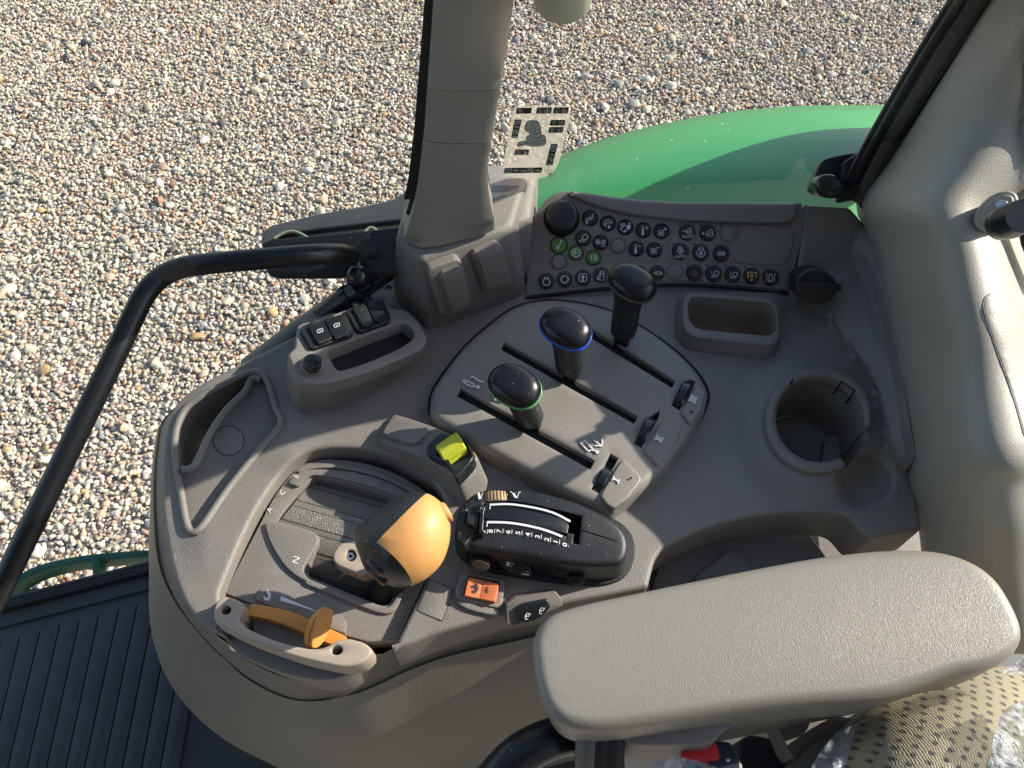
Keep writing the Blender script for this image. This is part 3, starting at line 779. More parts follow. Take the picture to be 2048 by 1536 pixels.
# rectangular pocket with a raised frame
fr = rnd(cr('c7', [(175, 275, 30), (700, 315, 34), (720, 585, 34), (180, 525, 34)]), 10, 6)
frin = rnd(cr('c7', [(207, 305, 22), (695, 345, 26), (703, 530, 30), (212, 485, 34)]), 10, 6)
plate('pocket_frame', M['taupe'], HZ(.016), fr, con, holes=[frin], d=.02, bev=5, bseg=4, hd=.080, hb=1.5, flare=((3, .010), (9, .0135)), smooth=60)
plate('pocket_base', M['taupe_dk'], HZ(-.062), offs(orient(frin), 34), con, d=.005, bev=.5)  # darker plastic puts the pocket's inner shade into its colour
mb = MB(); decal_mb(Flat(P(1480, 560, -.02), Vector((0, -1, .15))), mb, stroke(cr('c7', [(280, 325), (600, 352)]), 1.2), .0005); mb.build('pocket_seam', M['void'], con, 0)

# bin and shelf below the console's near edge
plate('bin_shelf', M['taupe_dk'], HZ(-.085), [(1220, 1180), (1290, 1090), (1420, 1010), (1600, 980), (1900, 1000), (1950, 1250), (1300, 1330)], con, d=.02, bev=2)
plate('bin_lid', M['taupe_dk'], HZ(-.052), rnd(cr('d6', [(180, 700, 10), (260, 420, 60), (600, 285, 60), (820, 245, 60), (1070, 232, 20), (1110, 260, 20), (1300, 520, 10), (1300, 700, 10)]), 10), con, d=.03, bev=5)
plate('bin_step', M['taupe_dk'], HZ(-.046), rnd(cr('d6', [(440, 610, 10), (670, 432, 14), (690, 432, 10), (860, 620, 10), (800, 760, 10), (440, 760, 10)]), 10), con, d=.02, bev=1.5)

ff = thing('cab_floor', P(1100, 1100, -.53), 'plain dark cab floor hidden beneath the console', 'floor')
plate('floor_plate', M['taupe_dk'], HZ(-.525), [(345, 1128), (345, 860), (700, 650), (1000, 610), (1560, 610), (1800, 800), (1870, 1300), (345, 1300)], ff, d=.02, bev=1)  # unseen floor, added so the pane does not mirror sunlit gravel
# ------------------------------------------------------------------ switch tower at the foot of the pillar
tw = thing('switch_tower', P(900, 640, 0), 'taupe moulded tower with two blank rocker switches, carrying the beige window pillar', 'switch housing')
tE, tD, tG = P(853, 668, 0), P(1055, 596, 0), P(776, 592, .0)
tB, tC, tA = P(843, 520, .088), P(1024, 452, .088), P(790, 478, .092)
MAIN = Flat(tE, (tD - tE).cross(tB - tE))
dn = Vector((0, 0, -.03)); bk = Vector((.01, .09, 0))
hull('housing', M['taupe'], [tE + dn, tD + dn, tG + dn, tB, tC, tA, tA + bk, tC + bk + Vector((.01, 0, -.0)), tG + bk + dn, tD + bk + dn], tw, .006, 3)
SIDE = Flat(tE, (tG - tE).cross(tB - tE))
hull('shoulder', M['taupe'], [P(1010, 446, .080), P(1062, 434, .074), P(1062, 434, .03) , P(1060, 592, -.01), P(1010, 540, .03), P(1010, 446, .080) + bk, P(1062, 434, .074) + bk, P(1060, 520, -.02) + bk, P(1000, 520, -.02) + bk], tw, .006, 3)
for pts0, pts1, pts2 in (
    ([(405, 705), (425, 670), (655, 590), (700, 612), (785, 945), (735, 1010), (610, 1075), (520, 1060)],
     [(505, 745), (530, 705), (660, 650), (700, 668), (778, 960), (745, 1010), (632, 1060), (595, 1040)],
     [(535, 775), (550, 745), (672, 690), (695, 705), (762, 960), (735, 995), (638, 1040), (612, 1025)]),
    ([(785, 570), (800, 530), (1000, 458), (1048, 480), (1130, 780), (1100, 830), (925, 892), (885, 865)],
     [(820, 580), (835, 548), (1000, 485), (1035, 505), (1112, 770), (1085, 812), (930, 868), (900, 845)],
     [(848, 600), (862, 572), (1000, 520), (1025, 535), (1092, 765), (1070, 798), (935, 845), (915, 830)])):
    b = plate('switch_frame', M['taupe'], MAIN.up(.008 if pts0[0][0] < 500 else .003), rnd(cr('c2', pts0), 5, 5), tw, d=.02, bev=3.5, bseg=4)
    plate('rim', M['taupe'], MAIN.up(.011 if pts0[0][0] < 500 else .005), rnd(cr('c2', pts1), 4, 5), b, d=.01, bev=2, bseg=3)
    plate('blank_switch', M['taupe'], MAIN.up(.0135 if pts0[0][0] < 500 else .007), rnd(cr('c2', pts2), 4, 5), b, d=.01, bev=1.5, bseg=3)
plate('foot_tab', M['handle'], HZ(.012), rnd([(762, 604), (782, 590), (786, 604), (772, 612)], 3), tw, d=.02, bev=1)

# ------------------------------------------------------------------ beige pillar between the windows
pil = thing('window_pillar', P(905, 480, .08), 'upright beige window pillar with a flared foot, rising left of the printed sticker', 'pillar')
ST = [(497, 806, 846, 989, 462, .092), (455, 818, 850, 988, 440, .112), (420, 828, 856, 982, 410, .130), (380, 836, 860, 976, 375, .150), (330, 842, 864, 976, 328, .174),
      (284, 847, 868, 984, 284, .195), (180, 855, 875, 1002, 178, .239), (90, 862, 882, 1016, 88, .272), (0, 868, 888, 1029, -2, .303), (-150, 878, 900, 1052, -155, .347), (-330, 890, 915, 1085, -335, .393)]
def pil_ring(s, grow=0):
    v, l, m_, r, vr, z = s
    A = P(l - grow, v - (17 if v > 480 else 6), z); B = P(m_, v + grow, z); C_ = P(r + grow, vr, z)
    bk = Vector((-.003, .042, -.002))
    mid = (B * .5 + C_ * .5) + Vector((0, -.0012, 0))
    b1 = B.lerp(A, .12); b2 = B.lerp(C_, .06); c1 = C_.lerp(B, .06)
    return [A + bk * .8, A, A.lerp(B, .5), b1, b2, B.lerp(mid, .5) + Vector((0, -.001, 0)), mid, C_.lerp(mid, .5) + Vector((0, -.001, 0)), c1, C_ + bk * .04, C_ + bk * .3, C_ + bk]
def pil_part(name, a, b, grow=0, n=24):
    rows = []
    for k in range(n + 1):
        v = a + (b - a) * k / n
        s = None
        for s0, s1 in zip(ST, ST[1:]):
            if s0[0] >= v >= s1[0]:
                t = (s0[0] - v) / (s0[0] - s1[0]); s = tuple(p + (q - p) * t for p, q in zip(s0, s1)); break
        if s is None: s = ST[-1]
        rows.append(pil_ring(s, grow))
    rows = [[p.copy() for p in r] for r in rows]
    cols = []
    for j in range(12): cols.append(cat([r[j] for r in rows], n + 1))
    rows = [[cols[j][i] for j in range(12)] for i in range(n + 1)]
    mb = MB(); mb.loops(rows, cap0=True, cap1=True)
    return mb.build(name, M['bpillar'], pil, 32)
pil_part('foot_cover', 497, 286)
pil_part('middle_cover', 284.6, 181, -.6, 12)
pil_part('upper_cover', 180, -330)
pil_part('inner_core', 290, 175, -2.5, 6)
plate('clip_recess', M['bpillar'], Flat(P(900, 282, .154) + Vector((0, -.004, 0)), (P(985, 284, .155) - P(868, 284, .155)).cross(P(870, 180, .195) - P(868, 284, .155))), [(853, 280), (862, 276), (965, 277), (985, 268), (986, 277), (968, 284), (870, 284)], pil, d=.003, bev=.6, bseg=2)
sg = thing('pillar_seal', P(830, 450, .09), 'narrow black rubber window seal running up the left side of the beige pillar', 'window seal')
for k, (du, r, m_) in enumerate([(-4, .0030, 'rubber'), (-12, .0026, 'rubber'), (2, .0022, 'handle')]):
    tube('seal_bead', M[m_], [P(l + du, v - 8, z) + Vector((.004, .012, 0)) for (v, l, _, _, _, z) in ST[1:]], r, sg, seg=8, n=30)

ra_ = [P(l - 31, v - 8, z) + Vector((.004, .010, 0)) for (v, l, _, _, _, z) in ST[2:]]; rb_ = [P(l + 1, v - 8, z) + Vector((.004, .010, 0)) for (v, l, _, _, _, z) in ST[2:]]
mb = MB(); mb.loops([cat(ra_, 30), cat([p + Vector((0, -.002, 0)) for p in ra_], 30), cat([p + Vector((0, -.002, 0)) for p in rb_], 30), cat([p + Vector((0, .02, 0)) for p in rb_], 30)], closed=False); mb.build('seal_strip', M['rubber'], sg, 30)

# ------------------------------------------------------------------ window panes
gp = MB()
g0, g1, g2, g3 = P(985, 420, .075) + Vector((.01, .035, 0)), P(1720, 405, .075) + Vector((.01, .035, 0)), P(2000, -330, .50), P(1085, -330, .45) + Vector((0, .03, 0))
gn = (g1 - g0).cross(g3 - g0).normalized()
GL = Flat(g0, gn)
loopg = [GL(970, 440), GL(1725, 430), GL(1925, 0), GL(2080, -330), GL(1085, -330), GL(1030, 0), GL(985, 300)]
gp.add(loopg, [list(range(7))])
wg = gp.build('side_window', M['glass'], smooth=0, recalc=False); tag(wg, 'clear side window pane between the two beige pillars, bearing the printed sticker', 'window pane')
gp = MB(); v0 = P(835, 470, .09) + Vector((0, .02, 0)); v1 = P(545, 700, -.02); v2 = P(-400, 1260, -.42)
q = [v0, v1, P(300, 1135, -.45), v2, P(-900, -330, .2), P(880, -330, .43) + Vector((0, .03, 0))]
DG = Flat(v0, Vector((.42, -.88, .05)))
gp.add([DG(838, 470), DG(838, 560), DG(560, 690), DG(300, 760), DG(-700, 800), DG(-900, -330), DG(880, -330)], [list(range(7))])
wg2 = gp.build('door_window', M['glass'], smooth=0, recalc=False); tag(wg2, 'large clear door pane left of the flared pillar, behind the black grab bar', 'window pane')

# ------------------------------------------------------------------ sticker on the pane
SK = GL.up(.0006)
def s8(pts): return cr('c8', pts)
stk = thing('window_sticker', SK(1075, 285), 'clear sticker with joystick diagram and numbered black labels on the side window', 'sticker')
m = bpy.data.materials.new('clear frosted sticker'); m.use_nodes = True; nt = m.node_tree; nt.nodes.clear()
o_ = nt.nodes.new('ShaderNodeOutputMaterial'); mx_ = nt.nodes.new('ShaderNodeMixShader'); tr_ = nt.nodes.new('ShaderNodeBsdfTransparent'); df_ = nt.nodes.new('ShaderNodeBsdfPrincipled')
df_.inputs['Base Color'].default_value = (.60, .55, .46, 1); df_.inputs['Roughness'].default_value = .6; mx_.inputs[0].default_value = .72
tl_ = nt.nodes.new('ShaderNodeBsdfTranslucent'); tl_.inputs['Color'].default_value = (.66, .58, .46, 1); ad_ = nt.nodes.new('ShaderNodeMixShader'); ad_.inputs[0].default_value = .6
nt.links.new(df_.outputs[0], ad_.inputs[1]); nt.links.new(tl_.outputs[0], ad_.inputs[2])
nt.links.new(tr_.outputs[0], mx_.inputs[1]); nt.links.new(ad_.outputs[0], mx_.inputs[2]); nt.links.new(mx_.outputs[0], o_.inputs['Surface'])
M['sticker'] = m
M['ink'] = mat('sticker ink', (.012, .012, .016), .5); M['ink_grey'] = mat('sticker grey ink', (.50, .60, .60), .5); M['ink_white'] = mat('sticker white', (.74, .76, .78), .5)
M['ink_blue'] = mat('sticker blue', (.08, .10, .40), .5); M['ink_green'] = mat('sticker green', (.03, .16, .03), .5)
mb = MB(); decal_mb(SK, mb, [rnd(s8([(400, 178, 20), (1425, 175, 30), (1110, 1425, 40), (190, 1440, 30)]), 4)], 0); mb.build('backing', M['sticker'], stk, 0, recalc=False)
blk = [[(450, 215), (718, 212), (700, 312), (435, 315)], [(800, 208), (1058, 205), (1040, 312), (782, 315)], [(1090, 206), (1348, 205), (1325, 310), (1070, 312)],
       [(1035, 420), (1290, 418), (1268, 518), (1015, 520)], [(1010, 542), (1262, 538), (1238, 638), (990, 642)], [(415, 412), (545, 412), (470, 730), (360, 730)],
       [(425, 925), (672, 922), (655, 1015), (408, 1020)], [(1035, 830), (1160, 828), (1065, 1198), (948, 1198)], [(245, 1240), (898, 1230), (875, 1322), (228, 1335)]]
mb = MB(); decal_mb(SK, mb, [rnd(s8(p), 2.2, 4) for p in blk], .0003)
mb.build('black_labels', M['ink'], stk, 0, recalc=False)
joy = [[(590, 560), (595, 500), (640, 430), (700, 420), (820, 432), (860, 520), (878, 640), (885, 690), (860, 720), (790, 735), (720, 715), (695, 690), (690, 660), (640, 620), (620, 600), (590, 590)],
       [(608, 720), (640, 680), (700, 665), (695, 700), (780, 738), (880, 700), (890, 662), (940, 680), (955, 740), (950, 830), (900, 860), (760, 870), (620, 858), (598, 810), (612, 775)],
       [(458, 870), (480, 790), (600, 770), (612, 800), (600, 850), (500, 865)]]
mb = MB(); decal_mb(SK, mb, [rnd(s8(p), 3, 4) for p in joy], .0003); mb.build('joystick_drawing', M['ink_grey'], stk, 0, recalc=False)
ln = []
for p in joy: ln += stroke(rnd(s8(p), 3, 3), .8, True)
for p in ([(505, 318), (612, 442)], [(832, 318), (750, 415)], [(1095, 315), (825, 435)], [(1010, 475), (775, 610)], [(985, 600), (810, 645)], [(515, 618), (640, 620)], [(510, 870), (498, 925)],
          [(610, 770), (780, 790), (950, 760)], [(605, 810), (780, 828), (950, 800)], [(695, 445), (800, 440), (790, 485), (690, 480), (695, 445)], [(690, 505), (745, 515), (715, 565), (668, 555), (690, 505)],
          [(600, 590), (720, 590), (830, 500)], [(720, 620), (775, 612), (765, 632), (715, 636), (720, 620)], [(740, 655), (800, 640), (795, 665), (745, 668), (740, 655)], [(630, 450), (600, 590)],
          [(500, 800), (560, 785)], [(490, 850), (550, 835)]):
    ln += stroke(s8(p), .55)
for p in ([(1000, 1225), (975, 1325)], [(925, 1275), (1050, 1272)], [(985, 1240), (1000, 1222), (1015, 1240)], [(960, 1310), (975, 1328), (990, 1312)], [(935, 1265), (920, 1275), (935, 1285)], [(1038, 1262), (1052, 1272), (1038, 1284)]):
    ln += stroke(s8(p), .7)
ln += stroke(rnd(s8([(1005, 1300), (1080, 1300), (1095, 1340), (1060, 1390), (990, 1390)]), 3, 3), .5, True)
ln += txt('L273252', *s8([(340, 1388)])[0], 2.6, -1)
mb = MB(); decal_mb(SK, mb, ln, .0006); tag(mb.build('drawing_lines', M['ink'], stk, 0, recalc=False), kind='stuff')
wh = []
for (s_, x, y) in (('9', 508, 268), ('5', 850, 262), ('6', 1140, 262), ('7', 1085, 470), ('8', 1055, 593)):
    wh += txt(s_, *s8([(x, y)])[0], 6.2, 0, sx=1.1)
    wh += stroke(rnd(s8([(x - 48, y - 38), (x + 52, y - 38), (x + 40, y + 38), (x - 58, y + 38)]), 2, 3), .6, True)
wh += txt('13', *s8([(475, 972)])[0], 4.8, 0)
wh += stroke(rnd(s8([(435, 940), (522, 938), (512, 1005), (425, 1008)]), 2, 3), .6, True)
for (x, y) in ((975, 262), (1265, 262)):
    wh += stroke([(a, b) for a, b in ell(*s8([(x, y)])[0], 4.6, 4.2, 0, 16)], .9, True)
    for k in range(10):
        a = k * .628; c_ = s8([(x, y)])[0]; wh += stroke([(c_[0] + 4.6 * math.cos(a), c_[1] + 4.2 * math.sin(a)), (c_[0] + 6 * math.cos(a), c_[1] + 5.6 * math.sin(a))], .9)
    sgn = 1 if x < 1000 else -1
    wh += [s8([(x, y - 25 * sgn), (x + 20, y + 2 * sgn), (x + 8, y + 2 * sgn), (x + 8, y + 24 * sgn), (x - 8, y + 24 * sgn), (x - 8, y + 2 * sgn), (x - 20, y + 2 * sgn)])]
for (x, y) in ((1215, 465), (1188, 590)):
    wh += stroke(s8([(x - 45, y - 30), (x - 25, y + 25), (x + 10, y + 35), (x + 35, y + 5), (x + 45, y - 30)]), .8)
    wh += stroke(s8([(x - 12, y - 28), (x + 8, y - 5), (x - 8, y + 5), (x + 8, y + 25)]), 1.0); wh += stroke(s8([(x - 50, y - 20), (x - 20, y - 10), (x + 15, y - 20), (x + 50, y - 35)]), .7)
    wh += [s8([(x - 50, y + 30), (x - 35, y + 30), (x - 38, y + 42), (x - 53, y + 42)])]
wh += [s8([(570, 975), (640, 970), (610, 1003), (565, 1003)])] + stroke(s8([(560, 940), (600, 960), (640, 965)]), 1.2) + stroke(s8([(600, 940), (625, 950)]), 1)
def cyl(x, y, k=1): 
    return [rnd(s8([(x - 8*k, y - 9), (x + 48*k, y - 12), (x + 46*k, y + 8), (x - 10*k, y + 11)]), .8, 3)] + stroke(s8([(x - 50, y - 12), (x - 25, y - 16), (x + 10, y - 14)]), .8) + stroke(s8([(x - 50, y + 3), (x - 8, y + 2)]), .9) + [s8([(x - 55, y - 12), (x - 38, y - 24), (x - 38, y - 4)])]
for (x, y) in ((455, 533), (425, 705), (1070, 940), (1052, 1008), (1010, 1170), (440, 1280), (568, 1285), (820, 1280)): wh += cyl(x, y)
for (x, y) in ((440, 618), (1032, 1088), (690, 1278)):
    wh += stroke(rnd(s8([(x - 42, y - 35), (x + 50, y - 37), (x + 42, y + 35), (x - 50, y + 37)]), 2.5, 4), .9, True)
    wh += [s8([(x + 8, y - 28), (x + 18, y - 28), (x + 32, y + 25), (x - 2, y + 25)])] + [s8([(x - 35, y - 20), (x - 8, y - 20), (x - 12, y - 2), (x - 38, y - 2)])]
wh += [rnd(s8([(1010, 1312), (1060, 1312), (1050, 1365), (995, 1365)]), 2, 3)]
mb = MB(); decal_mb(SK, mb, wh, .0007); tag(mb.build('white_print', M['ink_white'], stk, 0, recalc=False), kind='stuff')
for (x, y, w, s_, mk, ed) in ((475, 458, 62, 'XIII', 'ink_grey', 'ink'), (1092, 870, 60, 'XII', 'ink_white', 'ink_blue'), (308, 1283, 62, 'XI', 'ink_white', 'ink_green')):
    mb = MB(); decal_mb(SK, mb, [rnd(s8([(x - w, y - 34), (x + w + 6, y - 36), (x + w - 6, y + 32), (x - w - 8, y + 34)]), 1.5, 3)], .0008); mb.build('tag_ground', M[mk], stk, 0, recalc=False)
    if ed != 'ink':
        mb = MB(); decal_mb(SK, mb, [rnd(s8([(x - w + 12, y - 24), (x + w - 6, y - 26), (x + w - 14, y + 22), (x - w + 4, y + 24)]), 1.2, 3)], .0010); mb.build('tag_field', M[ed], stk, 0, recalc=False)
        mb = MB(); decal_mb(SK, mb, txt(s_, *s8([(x, y)])[0], 4.2, 0, sx=1.2), .0012); mb.build('tag_numeral', M['ink_white'], stk, 0, recalc=False)
    else:
        mb = MB(); decal_mb(SK, mb, txt(s_, *s8([(x, y)])[0], 4.6, 0, sx=1.3), .0012); mb.build('tag_numeral', M['ink'], stk, 0, recalc=False)

# ------------------------------------------------------------------ button panel
bpn = thing('button_panel', P(1320, 590, 0), 'curved sloping panel filled with rows of round buttons beside a black knob', 'control panel')
PO = [(1056, 436, 14), (1078, 420, 18), (1092, 398, 20), (1118, 381, 22), (1160, 384, 20), (1250, 398, 40), (1350, 405, 40), (1480, 406, 40), (1603, 406, 3), (1611, 440, 12), (1607, 470, 12), (1577, 581, 2),
      (1459, 570, 60), (1362, 565, 60), (1233, 571, 60), (1053, 593, 3)]
plate('panel_face', M['taupe'], PANEL, rnd(PO, 8, 6), bpn, d=.03, bev=2.2, bseg=3)
LEDGE = [(1133, 384, 10), (1165, 384, 20), (1250, 397, 40), (1350, 404, 40), (1480, 405, 40), (1594, 406, 8), (1596, 430, 12), (1583, 446, 14), (1540, 448, 30), (1420, 445, 60), (1300, 437, 60), (1215, 420, 60), (1160, 400, 30)]
plate('top_ledge', M['taupe'], PANEL.up(.008), rnd(LEDGE, 8, 6), bpn, d=.02, bev=7, bseg=5, smooth=60)
def pad(pts, r, h=.0009, name='raised_field', bv=1.6): return plate(name, M['taupe'], PANEL.up(h), rnd(cr('c1', pts), r, 6), bpn, d=.004, bev=bv, bseg=3)
pad([(965, 232), (1180, 232), (1350, 245), (1362, 275), (1325, 478), (1120, 470), (912, 462), (925, 400), (950, 260)], 10)
pad([(1385, 250), (1540, 248), (1695, 268), (1690, 400), (1645, 500), (1480, 492), (1325, 480), (1335, 380)], 16, .0012, 'blank_plate', 1.2)
pad([(105, 545), (300, 515), (600, 488), (1000, 482), (1350, 492), (1615, 520), (1600, 622), (1400, 604), (1000, 596), (600, 612), (300, 630), (110, 645)], 16)
tube('base_shadow_gap', M['void'], [PANEL.up(.0006)(u, v) for u, v in cat([(1050, 597), (1140, 586), (1233, 577), (1362, 571), (1459, 576), (1577, 587)], 30)], .0014, bpn, seg=8)  # dark tube added over a sliver of light along the panel base
# connecting bars between button pairs
for pts in ([(545, 238), (500, 357)], [(765, 280), (721, 396)]):
    plate('bridge', M['taupe_dk'], PANEL.up(.0012), orient([p for q in [stroke(cr('c1', pts), 5)[0]] for p in q]), bpn, d=.004, bev=1)
mb = MB()
soft = [tuple(p) for p in cat(cr('c1', [(345, 205), (400, 250), (470, 285), (560, 300), (650, 318), (740, 322), (820, 340)]), 24)]

def T(c, pts, k=1.0): return [(c[0] + x * k, c[1] + y * k) for x, y in pts]
def circ(c, r, w, n=16): return stroke(ell(c[0], c[1], r, r, 0, n), w, True)
def sunray(c, r0, r1, n, w, a0=0):
    o = []
    for k in range(n):
        a = a0 + 2 * math.pi * k / n
        o += stroke([(c[0] + r0 * math.cos(a), c[1] + r0 * math.sin(a)), (c[0] + r1 * math.cos(a), c[1] + r1 * math.sin(a))], w)
    return o
def lamp(c, k=1.0, s_=None):
    o = stroke(T(c, [(-1, -4), (4, -5.5), (7, -3), (6, 1), (2, 2.5), (-2, 1)], k), 1.2, True)
    for x in (-6, -3.2, -.5, 2.2): o += stroke(T(c, [(x + 1.5, 3.2), (x, 6.5)], k), 1.0)
    o += stroke(T(c, [(-3, 1.6), (-7, 5.5)], k), 1)
    if s_: o += txt(s_, c[0] - 6 * k, c[1] - 3 * k, 5.2, 0)
    return o
def fan(c, k=1.0):
    o = []
    for a in (45, 135, 225, 315):
        a = R_(a); o += stroke(ell(c[0] + 3.2 * k * math.cos(a), c[1] + 3.2 * k * math.sin(a), 2.9 * k, 2.1 * k, math.degrees(a), 12), .95, True)
    return o
def phone(c, k=1.0, ang=0):
    p = [(-8, 3), (-7.5, -1), (-3, -5), (3, -5), (7.5, -1), (8, 3), (4, 3), (3.5, 0), (-3.5, 0), (-4, 3)]
    a = R_(ang); q = [(x * math.cos(a) - y * math.sin(a), x * math.sin(a) + y * math.cos(a)) for x, y in p]
    return stroke(T(c, q, k), 1.1, True)
def thermo(c): return stroke(T(c, [(-1.3, -8), (1.3, -8), (1.3, 4), (-1.3, 4)]), .8, True) + [ell(c[0], c[1] + 6, 2.3, 2.3, 0, 12)] + stroke(T(c, [(0, -2), (0, 5)]), 1.4)
def tractor(c, k=1.0):
    return circ((c[0] + 6 * k, c[1] + 3 * k), 3.4 * k, 1.1) + circ((c[0] - 1.5 * k, c[1] + 4 * k), 2 * k, 1) + stroke(T(c, [(-3, 1), (-2.5, -2), (1, -2), (2, -6), (7, -6), (8, -1)], k), 1.1) + stroke(T(c, [(-12, 1), (-4, 1)], k), 1.1) + [T(c, [(-13, 1), (-9, -1.8), (-9, 3.8)], k)]
def lock(c, k=1.0):
    return circ(c, 8 * k, 1.1, 20) + stroke(T(c, [(-6, -8), (-3, -11), (-2, -14)], k), 1) + stroke(T(c, [(6, -8), (3, -11), (2, -14)], k), 1) + stroke(T(c, [(-11, 0), (-8, 0)], k), 1) + stroke(T(c, [(11, 0), (8, 0)], k), 1) + \
        [T(c, [(-3, -1), (3, -1), (3, 4), (-3, 4)], k)] + stroke(T(c, [(-2, -1), (-2, -4), (2, -4), (2, -1)], k), 1)
def gear(c, r, w, n=12): return circ(c, r, w, 20) + sunray(c, r, r * 1.3, n, w * 1.1)
def sym(kind, c):
    if kind == 'voice': return phone((c[0] - 4, c[1] + 4), .75, -50) + stroke(T(c, [(6, -9), (3, -5), (5, -3), (3, -1), (5, 2)]), 1) + stroke(T(c, [(-1, -1), (0, 2)]), .8) + stroke(T(c, [(1.5, -3), (2.4, 2)]), .8)
    if kind == 'hangup': return phone((c[0], c[1] - 1), .95, -25) + [T(c, [(1, 3), (3, 3), (3, 6), (5, 6), (2, 10), (-1, 6), (1, 6)])]
    if kind == 'vent': return stroke(T(c, [(-9, -6), (-1, -6), (-3, -1), (-7, -1)]), 1, True) + sunray((c[0] - 5, c[1] - 3.6), .5, 1.8, 4, .6) + [ell(c[0] + 8, c[1] - 7, 1.6, 1.6, 0, 10), T(c, [(5, -4), (9, -5), (9, 3), (2, 5), (3, 1)]), T(c, [(-4, 7), (2, 4), (1, 8), (-4, 10)]), T(c, [(0, -3.5), (4, -3.5), (4, -1.5), (0, -1.5)]), T(c, [(-8, 1), (-6, 1), (-6, 6), (-8, 6)])]
    if kind == 'warm': return thermo((c[0] - 1, c[1] + 1)) + stroke(T(c, [(3, -4), (9, -4)]), 1.2) + stroke(T(c, [(6, -7), (6, -1)]), 1.2)
    if kind == 'cool': return thermo((c[0] - 1, c[1])) + stroke(T(c, [(3, -5), (9, -5)]), 1.2)
    if kind == 'fan_up': return fan((c[0] - 1, c[1] + 3)) + stroke(T(c, [(4, -4), (10, -4)]), 1.2) + stroke(T(c, [(7, -7), (7, -1)]), 1.2)
    if kind == 'fan_down': return fan((c[0] - 1, c[1] + 2)) + stroke(T(c, [(4, -4), (10, -4)]), 1.2)
    if kind == 'lamp': return lamp(c, 1.15)
    if kind == 'lamp1': return lamp((c[0] + 2, c[1] + 1), 1.0, '1')
    if kind == 'lamp2': return lamp((c[0] + 2, c[1] + 1), 1.0, '2')
    if kind == 'air': return circ((c[0] - 5, c[1] - 1), 2.5, 1.3) + sunray((c[0] - 5, c[1] - 1), 2.6, 5.2, 6, 1.3) + sum([stroke(T(c, [(x, -5), (x + 1, -2), (x - .6, 1), (x, 4)]), 1) for x in (2, 5, 8)], []) + stroke(T(c, [(1, 6.5), (9, 6.5)]), 1)
    if kind == 'check': return stroke(T(c, [(-5, 1), (-1.5, 7), (5, -9)]), 2.6)
    if kind == 'back': return circ(c, 7, 1.5, 20) + stroke(T(c, [(-4, 0), (4, 0)]), 1.4) + stroke(T(c, [(-.5, -3.4), (-4, 0), (-.5, 3.4)]), 1.4)
    if kind == 'menu': return [T(c, [(x, y), (x + 2.2, y), (x + 2.2, y + 1.5), (x, y + 1.5)]) for x in (0, 4) for y in (-6, -3.6, -1.2, 1.2, 3.6)] + stroke(T(c, [(-4, 5), (-4, -2)]), 1.1) + [T(c, [(-4, -5), (-6, -1.6), (-2, -1.6)])]
    if kind == 'engine': return circ((c[0], c[1] + 2), 6.2, 1.4, 20) + stroke(T(c, [(-2.5, -3.5), (-4, -6), (4, -6), (2.5, -3.5)]), 1.3)
    if kind == 'gear': return gear(c, 6, 1.4)
    if kind == 'raise': return stroke(rnd(T(c, [(-7, -7), (7, -7), (7, 7), (-7, 7)]), 3, 4), 1.2, True) + [T(c, [(0, -5), (4, 0), (1.5, 0), (1.5, 6), (-1.5, 6), (-1.5, 0), (-4, 0)])]
    if kind == 'hitch': return stroke(T(c, [(-7, 6), (-1, -5), (1, -4), (-3, 7)]), 1.2, True) + stroke(T(c, [(5, 7), (5, -3)]), 1.2) + [T(c, [(5, -6), (2.6, -2.4), (7.4, -2.4)])] + stroke(T(c, [(-2, -7.5), (6, -7.5)]), 1) + stroke(T(c, [(-4, 8.5), (6, 8.5)]), 1)
    if kind == 'cylinder': return stroke(T(c, [(-2, -2.2), (8, -2.2), (8, 2.2), (-2, 2.2)]), 1.3, True) + stroke(T(c, [(-7, 0), (-2, 0)]), 1.3) + stroke(T(c, [(8, 0), (10, 0)]), 1.3)
    if kind == 'auto_tractor': return tractor((c[0] + 1, c[1] - 3), .75) + txt('AUTO', c[0] + 1, c[1] + 7, 5.6, 0, sx=1.0)
    if kind == 'tractor': return tractor((c[0] + 1, c[1]), .95)
    if kind == 'auto_lock': return lock((c[0], c[1] - 1), .62) + txt('AUTO', c[0], c[1] + 9, 5.2, 0, sx=1.0)
    if kind == 'lock': return lock((c[0], c[1] + 1), .9)
    if kind == 'isb': return txt('ISB', c[0], c[1], 7.2, 0, sx=1.1)
    if kind == 'hazard': return stroke(T(c, [(0, -6), (6.6, 5), (-6.6, 5)]), 1.5, True) + stroke(T(c, [(0, -2), (3, 3.4), (-3, 3.4)]), 1.2, True)
    if kind == 'pto': return stroke(T(c, [(-7, 4), (-7, -6), (8, -6), (8, 4)]), 1.4) + gear(c, 2.6, 1.4, 8) + [T(c, [(-1.8, 6), (1.8, 6), (1.8, 9), (-1.8, 9)])]
    if kind == 'beacon': return stroke(T(c, [(-3, 6), (-3, -2), (-1.5, -5), (1.5, -5), (3, -2), (3, 6)]), 1.2, True) + stroke(T(c, [(-5, 8), (5, 8)]), 1.1) + sum([stroke(T(c, [(5.4 * s, y), (9 * s, y * 1.7)]), .9) for s in (-1, 1) for y in (-4, -1.4, 1.4, 4)], [])
    return []
